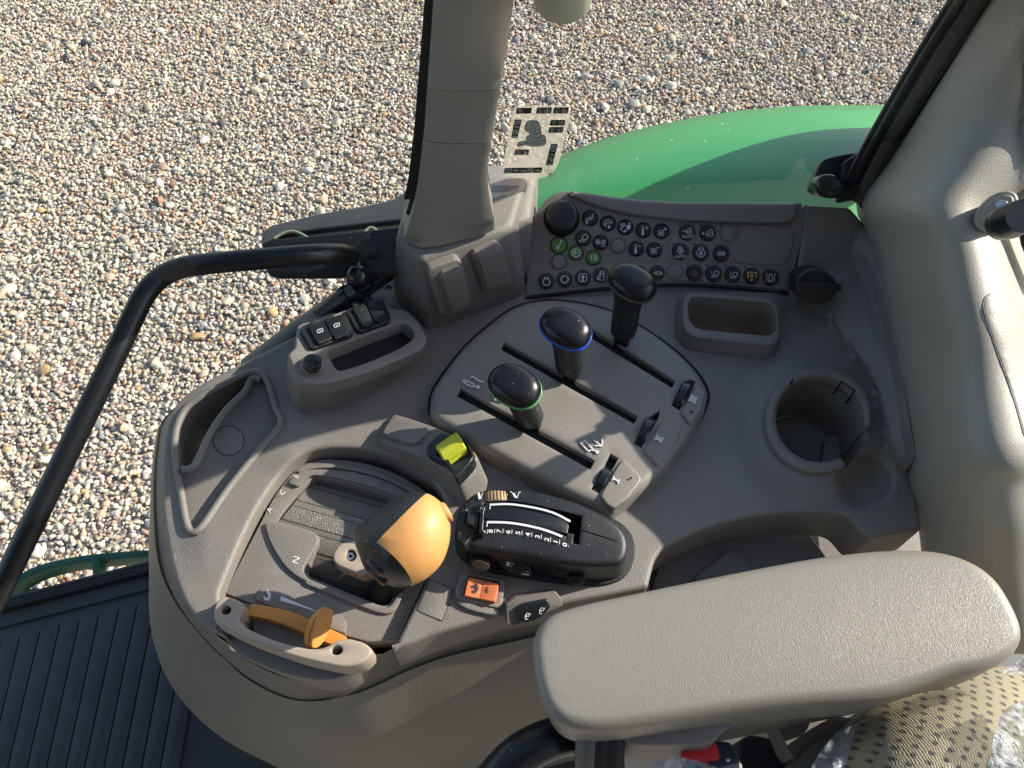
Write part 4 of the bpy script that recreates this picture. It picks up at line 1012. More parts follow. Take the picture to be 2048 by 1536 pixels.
BT = [((436, 205), 45, 'btn', 'voice'), ((545, 238), 45, 'btn', 'hangup'), ((653, 262), 45, 'btn', 'vent'), ((765, 280), 45, 'btn', 'warm'), ((878, 287), 45, 'btn', 'fan_up'),
      ((393, 330), 45, 'btn_brown', 'lamp'), ((500, 357), 45, 'btn', 'air'), ((609, 378), 44, 'taupe', None), ((721, 396), 44, 'btn', 'cool'), ((833, 403), 44, 'btn', 'fan_down'),
      ((241, 373), 50, 'btn_green', 'check'), ((348, 421), 43, 'btn_green', 'back'), ((456, 453), 42, 'btn_green', 'menu'), ((241, 478), 44, 'taupe', None),
      ((164, 595), 47, 'btn_brown', 'engine'), ((277, 585), 47, 'btn_brown', 'gear'), ((390, 575), 47, 'btn_brown', 'raise'), ((502, 560), 47, 'btn_brown', 'hitch'), ((735, 550), 46, 'btn_brown', 'cylinder'), ((850, 547), 46, 'btn_brown', 'cylinder'), ((961, 540), 48, 'taupe', None),
      ((1084, 545), 50, 'btn', 'hazard'), ((1203, 549), 50, 'btn', 'lamp1'), ((1320, 555), 49, 'btn', 'lamp2'), ((1438, 563), 49, 'btn', 'pto'), ((1555, 571), 49, 'btn', 'beacon'),
      ((1038, 295), 50, 'btn', 'auto_tractor'), ((1165, 298), 50, 'btn', 'tractor'), ((1292, 301), 49, 'taupe', None), ((995, 412), 50, 'btn', 'auto_lock'), ((1122, 419), 50, 'btn', 'lock'), ((1250, 425), 50, 'btn', 'isb')]
for (c_, r, mk, kind) in BT:
    c = cr('c1', c_); r *= .3223
    mb = MB(); mb.loops([[PANEL.up(.0013)(*p) for p in ell(c[0], c[1], r + 1.3)], [PANEL.up(.0006)(*p) for p in ell(c[0], c[1], r - .5)]])
    b = plate('button', M[mk], PANEL.up(.0026 if kind else .0018), ell(c[0], c[1], r - .6, None, 0, 36), bpn, d=.004, bev=1.6, bseg=3)
    mb.build('button_gap', M['void'] if kind else M['taupe_dk'], b, 0)
    if kind:
        mm = M['yellow_print'] if kind == 'pto' else M['orange_dk'] if kind == 'hazard' else M['white']
        printing('symbol', mm, PANEL.up(.0026), [[(c[0] + (p[0] - c[0]) * 1.12, c[1] + (p[1] - c[1]) * 1.12) for p in q] for q in sym(kind, c)], b, .0002)
for c_ in [(996, 250), (1124, 253), (1251, 258), (955, 370), (1083, 375), (1210, 378), (1046, 498), (1164, 501), (1281, 508), (1399, 516), (1516, 525)]:
    c = cr('c1', c_); plate('indicator', M['void'], PANEL.up(.0014), ell(c[0] - 1, c[1] - 1.5, 1.9, None, 0, 12), bpn, d=.003, bev=.4, bseg=1)
# black ribbed knob
kc = PANEL(1123, 437); kn = PANEL.nn; kx = (PANEL(1160, 437) - kc).normalized(); ky = kn.cross(kx)
kn = (kn + Vector((0, .0, .25))).normalized()
kx = (kx - kn * kx.dot(kn)).normalized(); ky = kn.cross(kx)
pr = [(0.0158, -.004), (.0158, .002), (.0155, .011), (.0150, .0125), (.0138, .0142), (.0122, .0150)]
rs = []
for i, (r, h) in enumerate(pr):
    ring = []
    for k in range(144):
        a = 2 * math.pi * k / 144
        rr = r * (1 + (.035 if (k % 4) < 2 else -.012) * (1 if i < 4 else 0))
        ring.append(kc + kn * h + kx * math.cos(a) * rr + ky * math.sin(a) * rr)
    rs.append(ring)
kb = rings('rotary_knob', M['black_sat'], rs, bpn, smooth=30)
rings('knob_collar', M['void'], [sup(kc + PANEL.nn * .0009, kx, PANEL.nn.cross(kx), .0178, .0178, 2, 40), sup(kc + PANEL.nn * .0010, kx, PANEL.nn.cross(kx), .012, .012, 2, 40)], kb, cap0=False, cap1=False)

# round black socket on the right end
rs_o = thing('outlet_socket', P(1630, 570, .04), 'round black socket with a hinged cap, right of the button panel', 'socket')
SP = Flat(P(1632, 575, .030), Vector((-.12, -.75, .65)))
plate('socket_body', M['black_sat'], SP.up(.006), ell(1632, 573, 42, 35, 8), rs_o, d=.03, bev=5, bseg=4)
plate('cap', M['black'], SP.up(.011), [p for p in ell(1632, 577, 41, 31, 6) if p[1] > 562] , rs_o, d=.006, bev=2, bseg=3)
plate('cap_ear', M['black'], SP.up(.008), rnd([(1665, 565), (1684, 570), (1684, 582), (1664, 584)], 3), rs_o, d=.006, bev=1.5)
tube('cap_lip', M['cloud_teal'], [SP.up(.008)(*p) for p in ell(1632, 573, 38, 32, 8)[22:38]], .0016, rs_o, seg=8)

# ------------------------------------------------------------------ rear pillar trim (right)
crm = thing('rear_corner_trim', P(1900, 700, .1), 'large smooth beige corner trim filling the right edge, carrying the belt anchor', 'pillar trim')
K0 = [(1890, 1300, -.06), (1858, 1150, -.03), (1846, 1050, -.005), (1826, 955, .018), (1834, 917, .034), (1805, 735, .046), (1776, 600, .050), (1750, 480, .058), (1722, 412, .072), (1781, 322, .125), (1848, 220, .18), (1987, 0, .28), (2085, -155, .345), (2195, -330, .42), (2420, -640, .53)]
CREST = [.06, .07, .076, .083, .086, .091, .107, .114, .108, .072, .042, .020, .010, .010, .010]
def shift(c, du, dv, fr): return [(u + du, v + dv, z + ((fr if fr >= 1 or du < 200 or i < 8 else (fr + (.98 - fr) * min(1, (i - 7) / 2))) * CREST[i] if fr > -1 else -.02)) for i, (u, v, z) in enumerate(c)]
rowsK = [shift(K0, -10, 0, -2), K0, shift(K0, 5, 0, .1), shift(K0, 45, 0, .5), shift(K0, 100, 4, .82), shift(K0, 150, 8, .97),
         shift(K0, 196, 9, 1.0), shift(K0, 246, 10, .92), shift(K0, 330, 12, .68), shift(K0, 430, 12, .40)]
def ulim(v): return 2054 + max(0, -v - 60) * .85 if v < 360 else 2054 + (v - 360) * 6
rowsK = [[(min(u, ulim(v)), v, z) for u, v, z in c] for c in rowsK]
rr = [cat([P(*p) for p in c], 90) for c in rowsK]
cl = [cat([r[j] for r in rr], 40) for j in range(90)]
mb = MB(); mb.loops([[cl[j][i] for j in range(90)] for i in range(40)], closed=False); TRIM = Cast(mb.build('trim_panel', M['trim'], crm, 180))

# window frame strips beside the trim
wf = thing('window_frame', P(1730, 395, .075), 'straight dark window frame leaning along the right beige trim, black seal on its outer side', 'window frame')
def strip(name, m, A, B, dn, parent):
    """quad strip between two traced edges (u,v,z), with depth"""
    ra, rb = cat([P(*p) for p in A], 30), cat([P(*p) for p in B], 30)
    D = Vector(dn); mb = MB(); mb.loops([[p + D for p in ra], ra, [a.lerp(b, .08) + Vector((0, -.001, .001)) for a, b in zip(ra, rb)], [a.lerp(b, .92) + Vector((0, -.001, .001)) for a, b in zip(ra, rb)], rb, [p + D for p in rb]], closed=False)
    return mb.build(name, M[m], parent, 50)
strip('metal_strip', 'frame_grey', [(1702, 400, .074), (1760, 288, .14), (1850, 132, .21), (1936, -2, .275), (2145, -330, .415), (2370, -640, .525)], [(1722, 414, .072), (1792, 290, .137), (1880, 150, .207), (1984, -2, .275), (2190, -330, .415), (2415, -640, .525)], (.002, .012, -.002), wf)
strip('outer_seal', 'rubber', [(1672, 398, .075), (1728, 288, .14), (1817, 132, .21), (1899, -2, .275), (2110, -330, .415), (2330, -640, .525)], [(1704, 402, .073), (1761, 290, .139), (1851, 134, .209), (1937, 0, .274), (2146, -328, .414), (2371, -638, .524)], (.001, .004, -.002), wf)
tube('seal_ridge', M['black_sat'], [P(u, v, z + .002) for u, v, z in [(1688, 398, .075), (1744, 288, .14), (1833, 132, .21), (1918, -2, .275), (2128, -330, .415)]], .0028, wf, n=20, seg=8)
tube('inner_gap', M['rubber'], [P(u, v, z) for u, v, z in [(1722, 414, .0725), (1793, 290, .138), (1882, 150, .208), (1987, -2, .276), (2192, -330, .416)]], .0022, wf, n=20, seg=8)
l1 = cat([P(*p) for p in [(1690, 400, .074), (1750, 288, .138), (1840, 132, .209), (1922, -2, .274), (2130, -330, .414), (2350, -640, .524)]], 30); l2 = cat([P(*p) for p in [(1722, 414, .070), (1792, 290, .135), (1880, 150, .205), (1984, -2, .273), (2190, -330, .413), (2415, -640, .523)]], 30)
D = Vector((.18, .31, -.20)); mb = MB(); mb.loops([l1, [p + D for p in l1], [p + D + Vector((.07, .0, 0)) for p in l2], l2], closed=False); mb.build('sun_blocker', M['rubber'], wf, 30)  # unseen body added behind the frame to keep sun off the tower
rs = thing('window_latch', P(1665, 375, .09), 'black round window latch knob at the lower right corner of the side window', 'latch')
plate('latch_plate', M['black_sat'], Flat(P(1665, 370, .085), Vector((-.1, -.7, .7))), rnd(cr('d1', [(240, 960, 20), (280, 930, 30), (460, 898, 20), (490, 920, 10), (450, 1060, 20), (390, 1180, 20), (200, 1150, 12), (175, 1120, 12), (215, 1010, 20)]), 6), rs, d=.012, bev=3, bseg=4)
KP = Flat(P(1660, 372, .10), Vector((-.1, -.7, .7)))
plate('latch_knob', M['black_gl'], KP, ell(1662, 372, 30, 24, 20), rs, d=.02, bev=9, bseg=5, smooth=80)
plate('latch_arm', M['rubber'], KP.up(-.012), rnd(cr('d1', [(380, 960), (470, 900), (500, 1000), (440, 1180), (350, 1200)]), 6), rs, d=.012, bev=2)
# ------------------------------------------------------------------ lever panel
LZ = HZ(.020)
lp = thing('lever_panel', P(1130, 820, .02), 'raised rounded taupe panel in the middle of the console with three long slots', 'lever panel')
SL = [cr('c4', [(232, 747), (262, 699), (1117, 1168), (1088, 1221)]), cr('c4', [(513, 453), (541, 409), (1392, 885), (1366, 931)]), cr('c4', [(1000, 325), (1030, 280), (1634, 655), (1609, 699)])]
DS = [cr('c4', [(1216, 1121), (1268, 1150), (1146, 1371), (1094, 1344)]), cr('c4', [(1478, 872), (1530, 845), (1528, 880), (1413, 1083), (1364, 1055)]), cr('c4', [(1718, 640), (1763, 655), (1656, 841), (1604, 808)])]
def ldome(u, v): return .004 * (1 - min(1, ((u - 1140) / 300) ** 2)) * (1 - min(1, ((v - 800) / 240) ** 2))
HOLES = [rnd(s_, 1.0, 2) for s_ in SL] + [rnd(s_, 1.0, 2) for s_ in DS]
plate('panel_body', M['lever_panel'], LZ, LP_OUT, lp, holes=HOLES, d=.030, bev=18, bseg=6, hd=.016, hb=.8, grid=14, dome=ldome, flare=((3, .018), (3.4, .022)), smooth=50)
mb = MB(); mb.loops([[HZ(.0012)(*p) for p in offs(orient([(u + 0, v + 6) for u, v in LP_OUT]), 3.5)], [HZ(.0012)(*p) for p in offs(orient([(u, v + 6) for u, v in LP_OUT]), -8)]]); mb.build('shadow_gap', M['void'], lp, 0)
plate('slot_shade', M['void'], HZ(.0165), offs(orient(LP_OUT), -30), lp, d=.002, bev=.5)  # black sheet close under the slots stands in for their inner shade
# humps carrying the numerals: steps cut at the near end
for pts in ([(1275, 1165), (1305, 1140), (1415, 1250), (1418, 1285), (1330, 1400), (1235, 1462), (1195, 1440), (1150, 1380)], [(1545, 900), (1690, 930), (1655, 1010), (1520, 1195), (1500, 1165), (1425, 1090)], [(1770, 660), (1835, 720), (1800, 830), (1730, 925), (1700, 880), (1665, 845)]):
    plate('dial_hump', M['lever_panel'], HZ(.0245), rnd(cr('c4', pts), 8, 5), lp, d=.02, bev=5, bseg=5)
def relief(name, polys, parent, S, th=.0012, h=.0012, m='white_hi'): return printing(name, M[m], S, polys, parent, h, th)
LT = HZ(.0237); LT2 = HZ(.0245)
def C4(*p): return cr('c4', list(p))
cy = stroke(rnd(C4((1025, 1045), (1055, 1030), (1105, 1085), (1078, 1100)), 2, 3), 1.6, True) + stroke(C4((1095, 1090), (1135, 1100)), 1.8) + circ(C4((1133, 1103))[0], 2.4, 1.8, 10) + [ell(*C4((1040, 1040))[0], 3.4, 2.6, 0, 10)] + \
    stroke(C4((1110, 1027), (1158, 1062)), 1.7) + stroke(C4((1165, 1020), (1165, 1065)), 1.7) + stroke(C4((1120, 1062), (1165, 1066)), 1.7)
relief('float_symbol', cy, lp, LT)
cy = stroke(rnd(C4((282, 655), (300, 648), (350, 672), (338, 688), (295, 668)), 2, 3), 1.6, True) + stroke(C4((350, 680), (372, 692)), 1.8) + circ(C4((372, 688))[0], 2.4, 1.8, 10) + circ(C4((283, 650))[0], 2, 1.6, 10) + \
    stroke([tuple(p) for p in cat(C4((325, 625), (345, 625), (365, 640), (385, 650), (410, 655)), 12)], 1.6)
relief('wave_symbol', cy, lp, LT)
cy = stroke(rnd(C4((470, 735), (475, 765), (520, 780)), 2, 3)[:6], 1.6) + stroke(C4((475, 742), (480, 768), (525, 782), (530, 770), (555, 782)), 1.7) + circ(C4((473, 735))[0], 2, 1.6, 10)
relief('extend_symbol', cy, lp, LT)
for (x, y, n, a) in ((1253, 1283, 1, 60), (1528, 1020, 2, 60), (1747, 765, 3, 60)):
    c = C4((x, y))[0]; q = []; w = {1: 0, 2: 4, 3: 7}[n]
    ax = (math.cos(R_(-62)), math.sin(R_(-62))); ay = (math.cos(R_(28)), math.sin(R_(28)))
    L_ = 5.5 + n * .6; w *= 1.15
    def pt(p, r): return (c[0] + ax[0] * p + ay[0] * r, c[1] + ax[1] * p + ay[1] * r)
    for s_ in (-1, 1): q += stroke([pt(-(w / 2 + 4), s_ * 6.2), pt(w / 2 + 4, s_ * 6.2)], 2.1)
    for k in range(n):
        o = (k - (n - 1) / 2) * 4.2; q += stroke([pt(o, -6.2), pt(o, 6.2)], 2.2)
    relief('numeral', q, lp, HZ(.0246))
for c_ in [(172, 597), (305, 993), (800, 1270), (1348, 1271), (1738, 845), (440, 280), (1198, 197)]:
    c = cr('c4', c_); z = .0250 if c_[0] > 1300 and c_[1] > 700 else .016
    z = {172: .0155, 305: .0135, 800: .0125, 440: .0135, 1198: .0158}.get(c_[0], z)
    mb = MB(); decal_mb(HZ(z), mb, [ell(c[0], c[1], 2.6 if c_[1] > 500 else 2, None, 0, 12)], .0008); mb.build('screw_hole', M['void'], lp, 0)
lab = stroke(C4((1525, 1160), (1655, 1015), (1650, 1050), (1522, 1195)), 1, True) + stroke(C4((1560, 1150), (1640, 1055)), 1.4) + circ(C4((1605, 1095))[0], 4, 1) + stroke(C4((1545, 1150), (1575, 1165)), 1.2) + stroke(C4((1600, 1080), (1640, 1050)), 1.2)
printing('side_mark', M['rubber'], Flat(P(1335, 905, .014), Vector((.35, -.45, .8))), lab, lp, .004)
for (x0, y0, x1, y1, tipk) in ((1222, 1180, 1120, 1360, .42), (1495, 860, 1390, 1068, .55), (1730, 628, 1632, 822, .6)):
    a, b = cr('c4', (x0, y0)), cr('c4', (x1, y1))
    A, B = P(*a, .026), P(*b, .022); ax = (B - A).normalized(); side = Vector((ax.y, -ax.x, 0)); up = Vector((0, 0, 1)); mb = MB(); rs = []
    L_ = (B - A).length; Rr = L_ * .52
    for k in range(15):
        t = k / 14; ang = R_(150) - R_(120) * t
        c = (A + B) / 2 + Vector((0, 0, -.012)); p = c + ax * (-math.cos(math.pi - ang) * Rr) + up * math.sin(ang) * Rr * .95
        rad = (p - c).normalized(); h = .009
        rs.append([p - rad * h - side * .0042, p - side * .0042 - rad * .001, p - side * .003, p + side * .003, p + side * .0042 - rad * .001, p - rad * h + side * .0042])
    mb.loops(rs, cap0=True, cap1=True); mb.build('flow_dial', M['black_gl'], lp, 35)

# ------------------------------------------------------------------ three control levers
def lever(base, head, ringm, label, lean, tilt=0.0, k=1.0):
    bz, hz = P(base[0], base[1], .010), P(*head)
    ax = (hz - bz).normalized(); L = (hz - bz).length
    slot = (P(1185, 935, .02) - P(915, 785, .02)).normalized()
    ex = (slot - ax * slot.dot(ax)).normalized(); ey = ax.cross(ex)
    t = thing('control_lever', P(base[0], base[1], .022), label, 'lever', 'levers of the slotted lever panel')
    st = lambda s: bz + ax * (L * s)
    rings('shaft', M['black_gl'], [sup(st(-.05), ex, ey, .0075, .0042, 5, 24), sup(st(.33), ex, ey, .0070, .0042, 5, 24)], t)
    n2 = (ax * .55 + (CO - hz).normalized() * .45 + CR * .16 + CU * .06).normalized()
    hx = (slot + Vector((0, 0, -.05)) - n2 * n2.dot(slot + Vector((0, 0, -.05)))).normalized(); hy = n2.cross(hx)
    def mix(s): 
        s = min(1, max(0, s)); a = (ax * (1 - s) + n2 * s).normalized(); x = (ex * (1 - s) + hx * s); x = (x - a * a.dot(x)).normalized(); return x, a.cross(x)
    rs = [sup(st(.26), ex, ey, .0085 * k, .0080 * k, 2.6, 32), sup(st(.275), ex, ey, .0110 * k, .0100 * k, 2.5, 32), sup(st(.31), ex, ey, .0116 * k, .0105 * k, 2.4, 32), sup(st(.325), ex, ey, .0112 * k, .0102 * k, 2.4, 32), sup(st(.335), ex, ey, .0121 * k, .011 * k, 2.4, 32)]
    for s, rx, ry, m in ((.42, .0125, .0112, 0), (.55, .0124, .0113, .05), (.66, .0126, .0114, .2), (.76, .0140, .0124, .5), (.84, .0165, .0142, .8), (.90, .0210, .0160, 1)):
        x, y = mix(m); rs.append(sup(st(s), x, y, rx * k, ry * k, 2.2, 32))
    g = rings('grip', M['black'], rs, t)
    top = st(.92)
    tr = [sup(top - n2 * .0030 + hx*.001, hx, hy, .0226 * k, .0170 * k, 2.25, 40), sup(top - n2 * .0022 + hx*.001, hx, hy, .0236 * k, .0179 * k, 2.25, 40), sup(top - n2 * .0006 + hx*.001, hx, hy, .0236 * k, .0179 * k, 2.25, 40), sup(top + n2 * .0001 + hx*.001, hx, hy, .0228 * k, .0171 * k, 2.25, 40)]
    rings('colour_ring', M[ringm], tr, t)
    cap = []
    for s in range(13):
        a = math.pi / 2 * s / 12.0; r = max(.001, math.cos(a) ** .62); h = math.sin(a) * .0115 * k
        cap.append(sup(top + n2 * h + hx * (.001 + .0015 * s / 12), hx, hy, .0229 * k * r, .0172 * k * r, 2.25 - .1 * s / 12, 40))
    rings('knob_cap', M['knob_black'], cap, t, smooth=180)
    return t
lever((1076, 864), (1022, 762, .080), 'green_ring', 'nearest slotted lever, black knob with a green ring, left end of its slot', 0)
lever((1144, 770), (1128, 645, .085), 'blue_ring', 'middle slotted lever, black knob with a bright blue ring', 0)
lever((1240, 707), (1264, 552, .090), 'grey_ring', 'farthest slotted lever, black knob with a brown ring in front of the buttons', 0, k=.98)

# ------------------------------------------------------------------ power outlet box
ob = thing('power_outlet_box', P(720, 760, 0), 'taupe raised box with black hinged socket covers and a dark tray at the foot of the pillar', 'outlet box')
ob['label'] = 'raised taupe box with black hinged socket covers, round plug and a deep tray'
OB = plane3((605, 775, .060), (850, 690, .030), (640, 655, .052))
def E3(pts): return cr('e3', pts)
BX = E3([(80, 755, 40), (155, 690, 20), (160, 600, 30), (190, 470, 40), (640, 310, 30), (1040, 185, 40), (1130, 290, 60), (1290, 300, 60), (1420, 420, 60), (1495, 560, 60), (1500, 650, 50), (1380, 745, 80), (900, 945, 200), (460, 1062, 60), (215, 1055, 40), (175, 1010, 30)])
BX = [(u, v, r * .1954) for u, v, r in BX]
trayh = rnd([(u, v, r * .1954) for u, v, r in E3([(475, 738, 40), (900, 560, 200), (1275, 430, 60), (1375, 520, 60), (1375, 600, 60), (1200, 715, 100), (900, 845, 200), (610, 935, 50), (560, 900, 50)])], 6, 6)
plate('box_lid', M['taupe'], OB, rnd(BX, 8, 6), ob, holes=[trayh], d=.0150, bev=5, bseg=5, hd=.04, hb=1.5)
plate('lid_seam', M['void'], OB.up(-.0140), offs(orient(rnd(BX, 8, 6)), -2.0), ob, d=.003, bev=.3)
plate('box_body', M['taupe'], OB.up(-.0176), offs(orient(rnd(BX, 8, 6)), 1.5), ob, d=.070, bev=1.2, bseg=3, flare=((2.5, .03), (3, .07)))
plate('tray_floor', M['void'], OB.up(-.034), offs(orient(trayh), 8), ob, d=.003, bev=.5)  # black floor colour stands in for the shade down in the tray
plate('back_shroud', M['taupe'], HZ(.022), rnd([(u, v, 12) for u, v in E3([(160, 620), (210, 430), (330, 310), (520, 235), (760, 165), (920, 180), (1060, 230), (1000, 330), (600, 420), (300, 560)])], 12), ob, d=.04, bev=4, bseg=4)
def pl(name, m, h, pts, par, r=3, d=.004, bev=1.3, S=OB): return plate(name, M[m], S.up(h), rnd(E3(pts), r, 4), par, d=d, bev=bev, bseg=3)
for (B_, caps, syms, lips, hinges) in (
    ([(200, 490), (260, 452), (640, 345), (690, 370), (752, 530), (725, 565), (340, 700), (305, 680)], [[(285, 462), (425, 412), (452, 425), (535, 590), (395, 640), (372, 630)], [(460, 402), (605, 358), (640, 378), (700, 535), (580, 582), (530, 565)]],
     [(408, 522), (580, 465)], [[(380, 625), (510, 580), (525, 600), (400, 650)], [(555, 575), (680, 530), (690, 555), (570, 600)]], [(345, 425), (515, 365)]),
    ([(668, 312), (700, 290), (1020, 185), (1060, 210), (1142, 385), (1118, 425), (820, 530), (785, 515)], [[(745, 282), (850, 240), (882, 258), (955, 430), (870, 480), (848, 470)], [(880, 232), (1000, 190), (1035, 205), (1085, 380), (985, 430), (965, 412)]],
     [(850, 345), (1010, 330)], [[(865, 455), (935, 432), (945, 455), (880, 478)], [(985, 405), (1055, 380), (1065, 400), (1000, 425)]], [(790, 240), (910, 200)])):
    bs = plate('socket_frame', M['black'], OB.up(.0045), rnd(E3(B_), 6, 5), ob, d=.006, bev=2, bseg=4)
    for i, c in enumerate(caps):
        pl('socket_cover', 'black_sat' if i or B_[0][0] < 500 else 'black', .0075, c, bs, 3)
        pl('cover_lip', 'black', .0082, lips[i], bs, 1.5, bev=.8)
        hx_, hy_ = hinges[i]; pl('hinge', 'black', .006, [(hx_ - 45, hy_ - 8), (hx_ + 30, hy_ - 32), (hx_ + 38, hy_ + 5), (hx_ - 38, hy_ + 28)], bs, 1.5, bev=.8)
        if B_[0][0] < 500:
            c_ = E3([syms[i]])[0]
            q = stroke([(c_[0] - 6, c_[1] + 1), (c_[0] - 4, c_[1] - 2.5), (c_[0] + 5, c_[1] - 5), (c_[0] + 6.5, c_[1] + 1), (c_[0] - 3, c_[1] + 4.5)], 1.0, True) + stroke([(c_[0] - 1.5, c_[1] + 1), (c_[0] + 2.5, c_[1] - 1.5)], 1.3)
            printing('battery_symbol', M['white'], OB.up(.0078), q, bs, .0003)
plate('plug_ring', M['taupe'], OB.up(.006), ell(*E3([(330, 850)])[0], 24, 18, 5), ob, d=.008, bev=4, bseg=4)
plate('plug_cap', M['black_gl'], OB.up(.0125), ell(*E3([(335, 825)])[0], 18.5, 13.8, 5), ob, d=.008, bev=1.2, bseg=3)

# ------------------------------------------------------------------ yellow rocker housing
def C6(pts): return cr('c6', pts)
yh = thing('pto_switch_housing', P(860, 930, .0), 'taupe wedge housing with a ribbed yellow-green switch in a black guard', 'switch housing')
YP = plane3((770, 885, .014), (915, 955, .036), (850, 835, .016))
plate('wedge', M['taupe'], YP, rnd(C6([(55, 205, 50), (150, 35, 30), (185, 25, 30), (480, 125, 60), (640, 205, 40), (752, 315, 20), (748, 345, 20), (612, 470, 20), (580, 465, 20), (365, 318, 60), (80, 225, 30)]), 8, 5), yh, d=.06, bev=3.5, bseg=4, flare=((2, .02), (6, .05)))
plate('blank_cap', M['taupe'], YP.up(.004), rnd(C6([(85, 150, 18), (160, 35, 18), (395, 112, 22), (405, 135, 20), (325, 245, 22), (95, 168, 18)]), 5, 5), yh, d=.006, bev=2.2, bseg=4)
gd = plate('black_guard', M['black_sat'], YP.up(.008), rnd(C6([(372, 275, 20), (490, 150, 20), (560, 180, 10), (655, 190, 20), (742, 315, 20), (605, 468, 14), (590, 465, 10), (535, 355, 20), (440, 335, 20)]), 5, 5), yh, d=.012, bev=2, bseg=3,
           holes=[rnd(C6([(455, 318), (585, 205), (668, 225), (715, 320), (600, 445), (545, 340)]), 3, 4)], hd=.012)
plate('guard_floor', M['black'], YP.up(-.003), rnd(C6([(440, 318), (585, 190), (680, 215), (735, 320), (600, 460), (535, 340)]), 3, 4), gd, d=.002, bev=.4)
aa, bb = YP.up(.005)(*C6([(488, 318)])[0]), YP.up(.008)(*C6([(640, 218)])[0]); axr = (bb - aa).normalized(); sd = axr.cross(YP.nn).normalized()
mb = MB(); rs = []
for k in range(21):
    a = R_(-20 + 220 * k / 20); rr = .0080 * (1 + (.16 if k % 4 < 2 else 0))
    rs.append([(aa + bb) / 2 + axr * s_ * ((bb - aa).length / 2) * (1 if abs(s_) < 1 else 1) + (sd * math.cos(a) * 1.25 + YP.nn * math.sin(a)) * rr * (1 if abs(s_) < .9 else .9) - YP.nn * .002 for s_ in (-1, -.88, 0, .88, 1)])
mb.loops(rs, closed=False); mb.add([r[0] for r in rs], [list(range(21))]); mb.add([r[4] for r in rs], [list(range(21))]); mb.build('yellow_rocker', M['yellow'], gd, 25)
pl_ = stroke(rnd(C6([(640, 440), (718, 372), (718, 420), (642, 480)]), 1, 3), .8, True) + stroke(C6([(648, 462), (672, 440)]), 1.1) + circ(C6([(682, 424)])[0], 2.2, .8, 10) + stroke(C6([(695, 415), (710, 385)]), 1.1) + stroke(C6([(650, 450), (654, 470)]), .9)
printing('shaft_mark', M['white'], Flat(P(935, 940, .026), Vector((.35, -.75, .55))), pl_, yh, .006)

# ------------------------------------------------------------------ gear shift module
def C5(pts): return cr('c5', pts)
gm = thing('shift_gate', P(650, 1080, -.015), 'sunken gear gate module with glittering ribbed drum, lettered A C E and N', 'shift gate')
GZ = -.013
MO = [(u, v, r * .3255) for u, v, r in C5([(150, 940, 4), (240, 760, 60), (380, 490, 60), (440, 370, 90), (520, 255, 60), (610, 160, 90), (720, 115, 90), (850, 118, 120), (1020, 140, 120), (1200, 200, 120), (1400, 320, 120), (1500, 430, 90), (1515, 600, 120), (1430, 790, 90), (1345, 945, 60), (1220, 1228, 12), (1035, 1240, 20), (850, 1190, 120), (600, 1105, 120), (300, 1000, 60)])]
GH = [(u, v, r * .3255) for u, v, r in C5([(695, 225, 30), (950, 275, 200), (1190, 352, 60), (1330, 425, 60), (1300, 700, 60), (1215, 900, 40), (1165, 1012, 30), (1115, 1020, 40), (665, 838, 40), (640, 800, 20), (655, 755, 40), (728, 640, 30), (735, 590, 30), (690, 560, 30), (500, 503, 6), (474, 497, 4), (560, 370, 60)])]
GT = HZ(GZ)
plate('gate_plate', M['taupe'], GT, rnd(MO, 8, 6), gm, holes=[rnd(GH, 6, 6)], d=.02, bev=2, bseg=3, hd=.018, hb=2)
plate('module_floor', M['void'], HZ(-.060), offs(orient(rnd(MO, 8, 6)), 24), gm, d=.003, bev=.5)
# raised surround steps
def band(name, pts_out, pts_in, h, m='taupe', bev=1.2):
    return plate(name, M[m], HZ(GZ + h), rnd(C5(pts_out) + C5(pts_in)[::-1], 4, 5), gm, d=h + .004, bev=bev, bseg=3)
band('outer_step', [(590, 185, 10), (680, 150, 30), (850, 150, 40), (1050, 180, 40), (1250, 260, 40), (1400, 350, 30), (1440, 420, 3)], [(600, 200, 10), (700, 170, 30), (850, 170, 40), (1040, 205, 40), (1220, 275, 40), (1380, 370, 30), (1410, 430, 3)], .0028)
band('inner_step', [(540, 262, 6), (590, 210, 20), (650, 178, 20), (850, 182, 40), (1030, 215, 40), (1210, 285, 40), (1360, 375, 20), (1370, 440, 3)], [(600, 285, 4), (640, 245, 20), (690, 208, 20), (850, 235, 40), (1000, 268, 40), (1180, 328, 40), (1320, 405, 20), (1325, 440, 3)], .0032)
plate('gate_cover', M['taupe'], HZ(GZ + .0032), rnd(C5([(402, 500, 6), (500, 512, 20), (690, 570, 30), (728, 598, 20), (722, 635, 20), (648, 752, 30), (628, 800, 20), (655, 846, 30), (700, 868, 20), (680, 880, 20), (600, 842, 40), (520, 775, 40), (440, 650, 40), (402, 540, 20)]), 6, 5), gm, d=.008, bev=1.8, bseg=4)
plate('gate_lip', M['taupe'], HZ(GZ + .0030), rnd(C5([(650, 848, 10), (1110, 1032, 20), (1175, 1025, 20), (1225, 930, 10), (1255, 935, 10), (1200, 1050, 20), (1150, 1072, 20), (1060, 1050, 20), (640, 880, 10)]), 5, 5), gm, d=.006, bev=1.8, bseg=3)
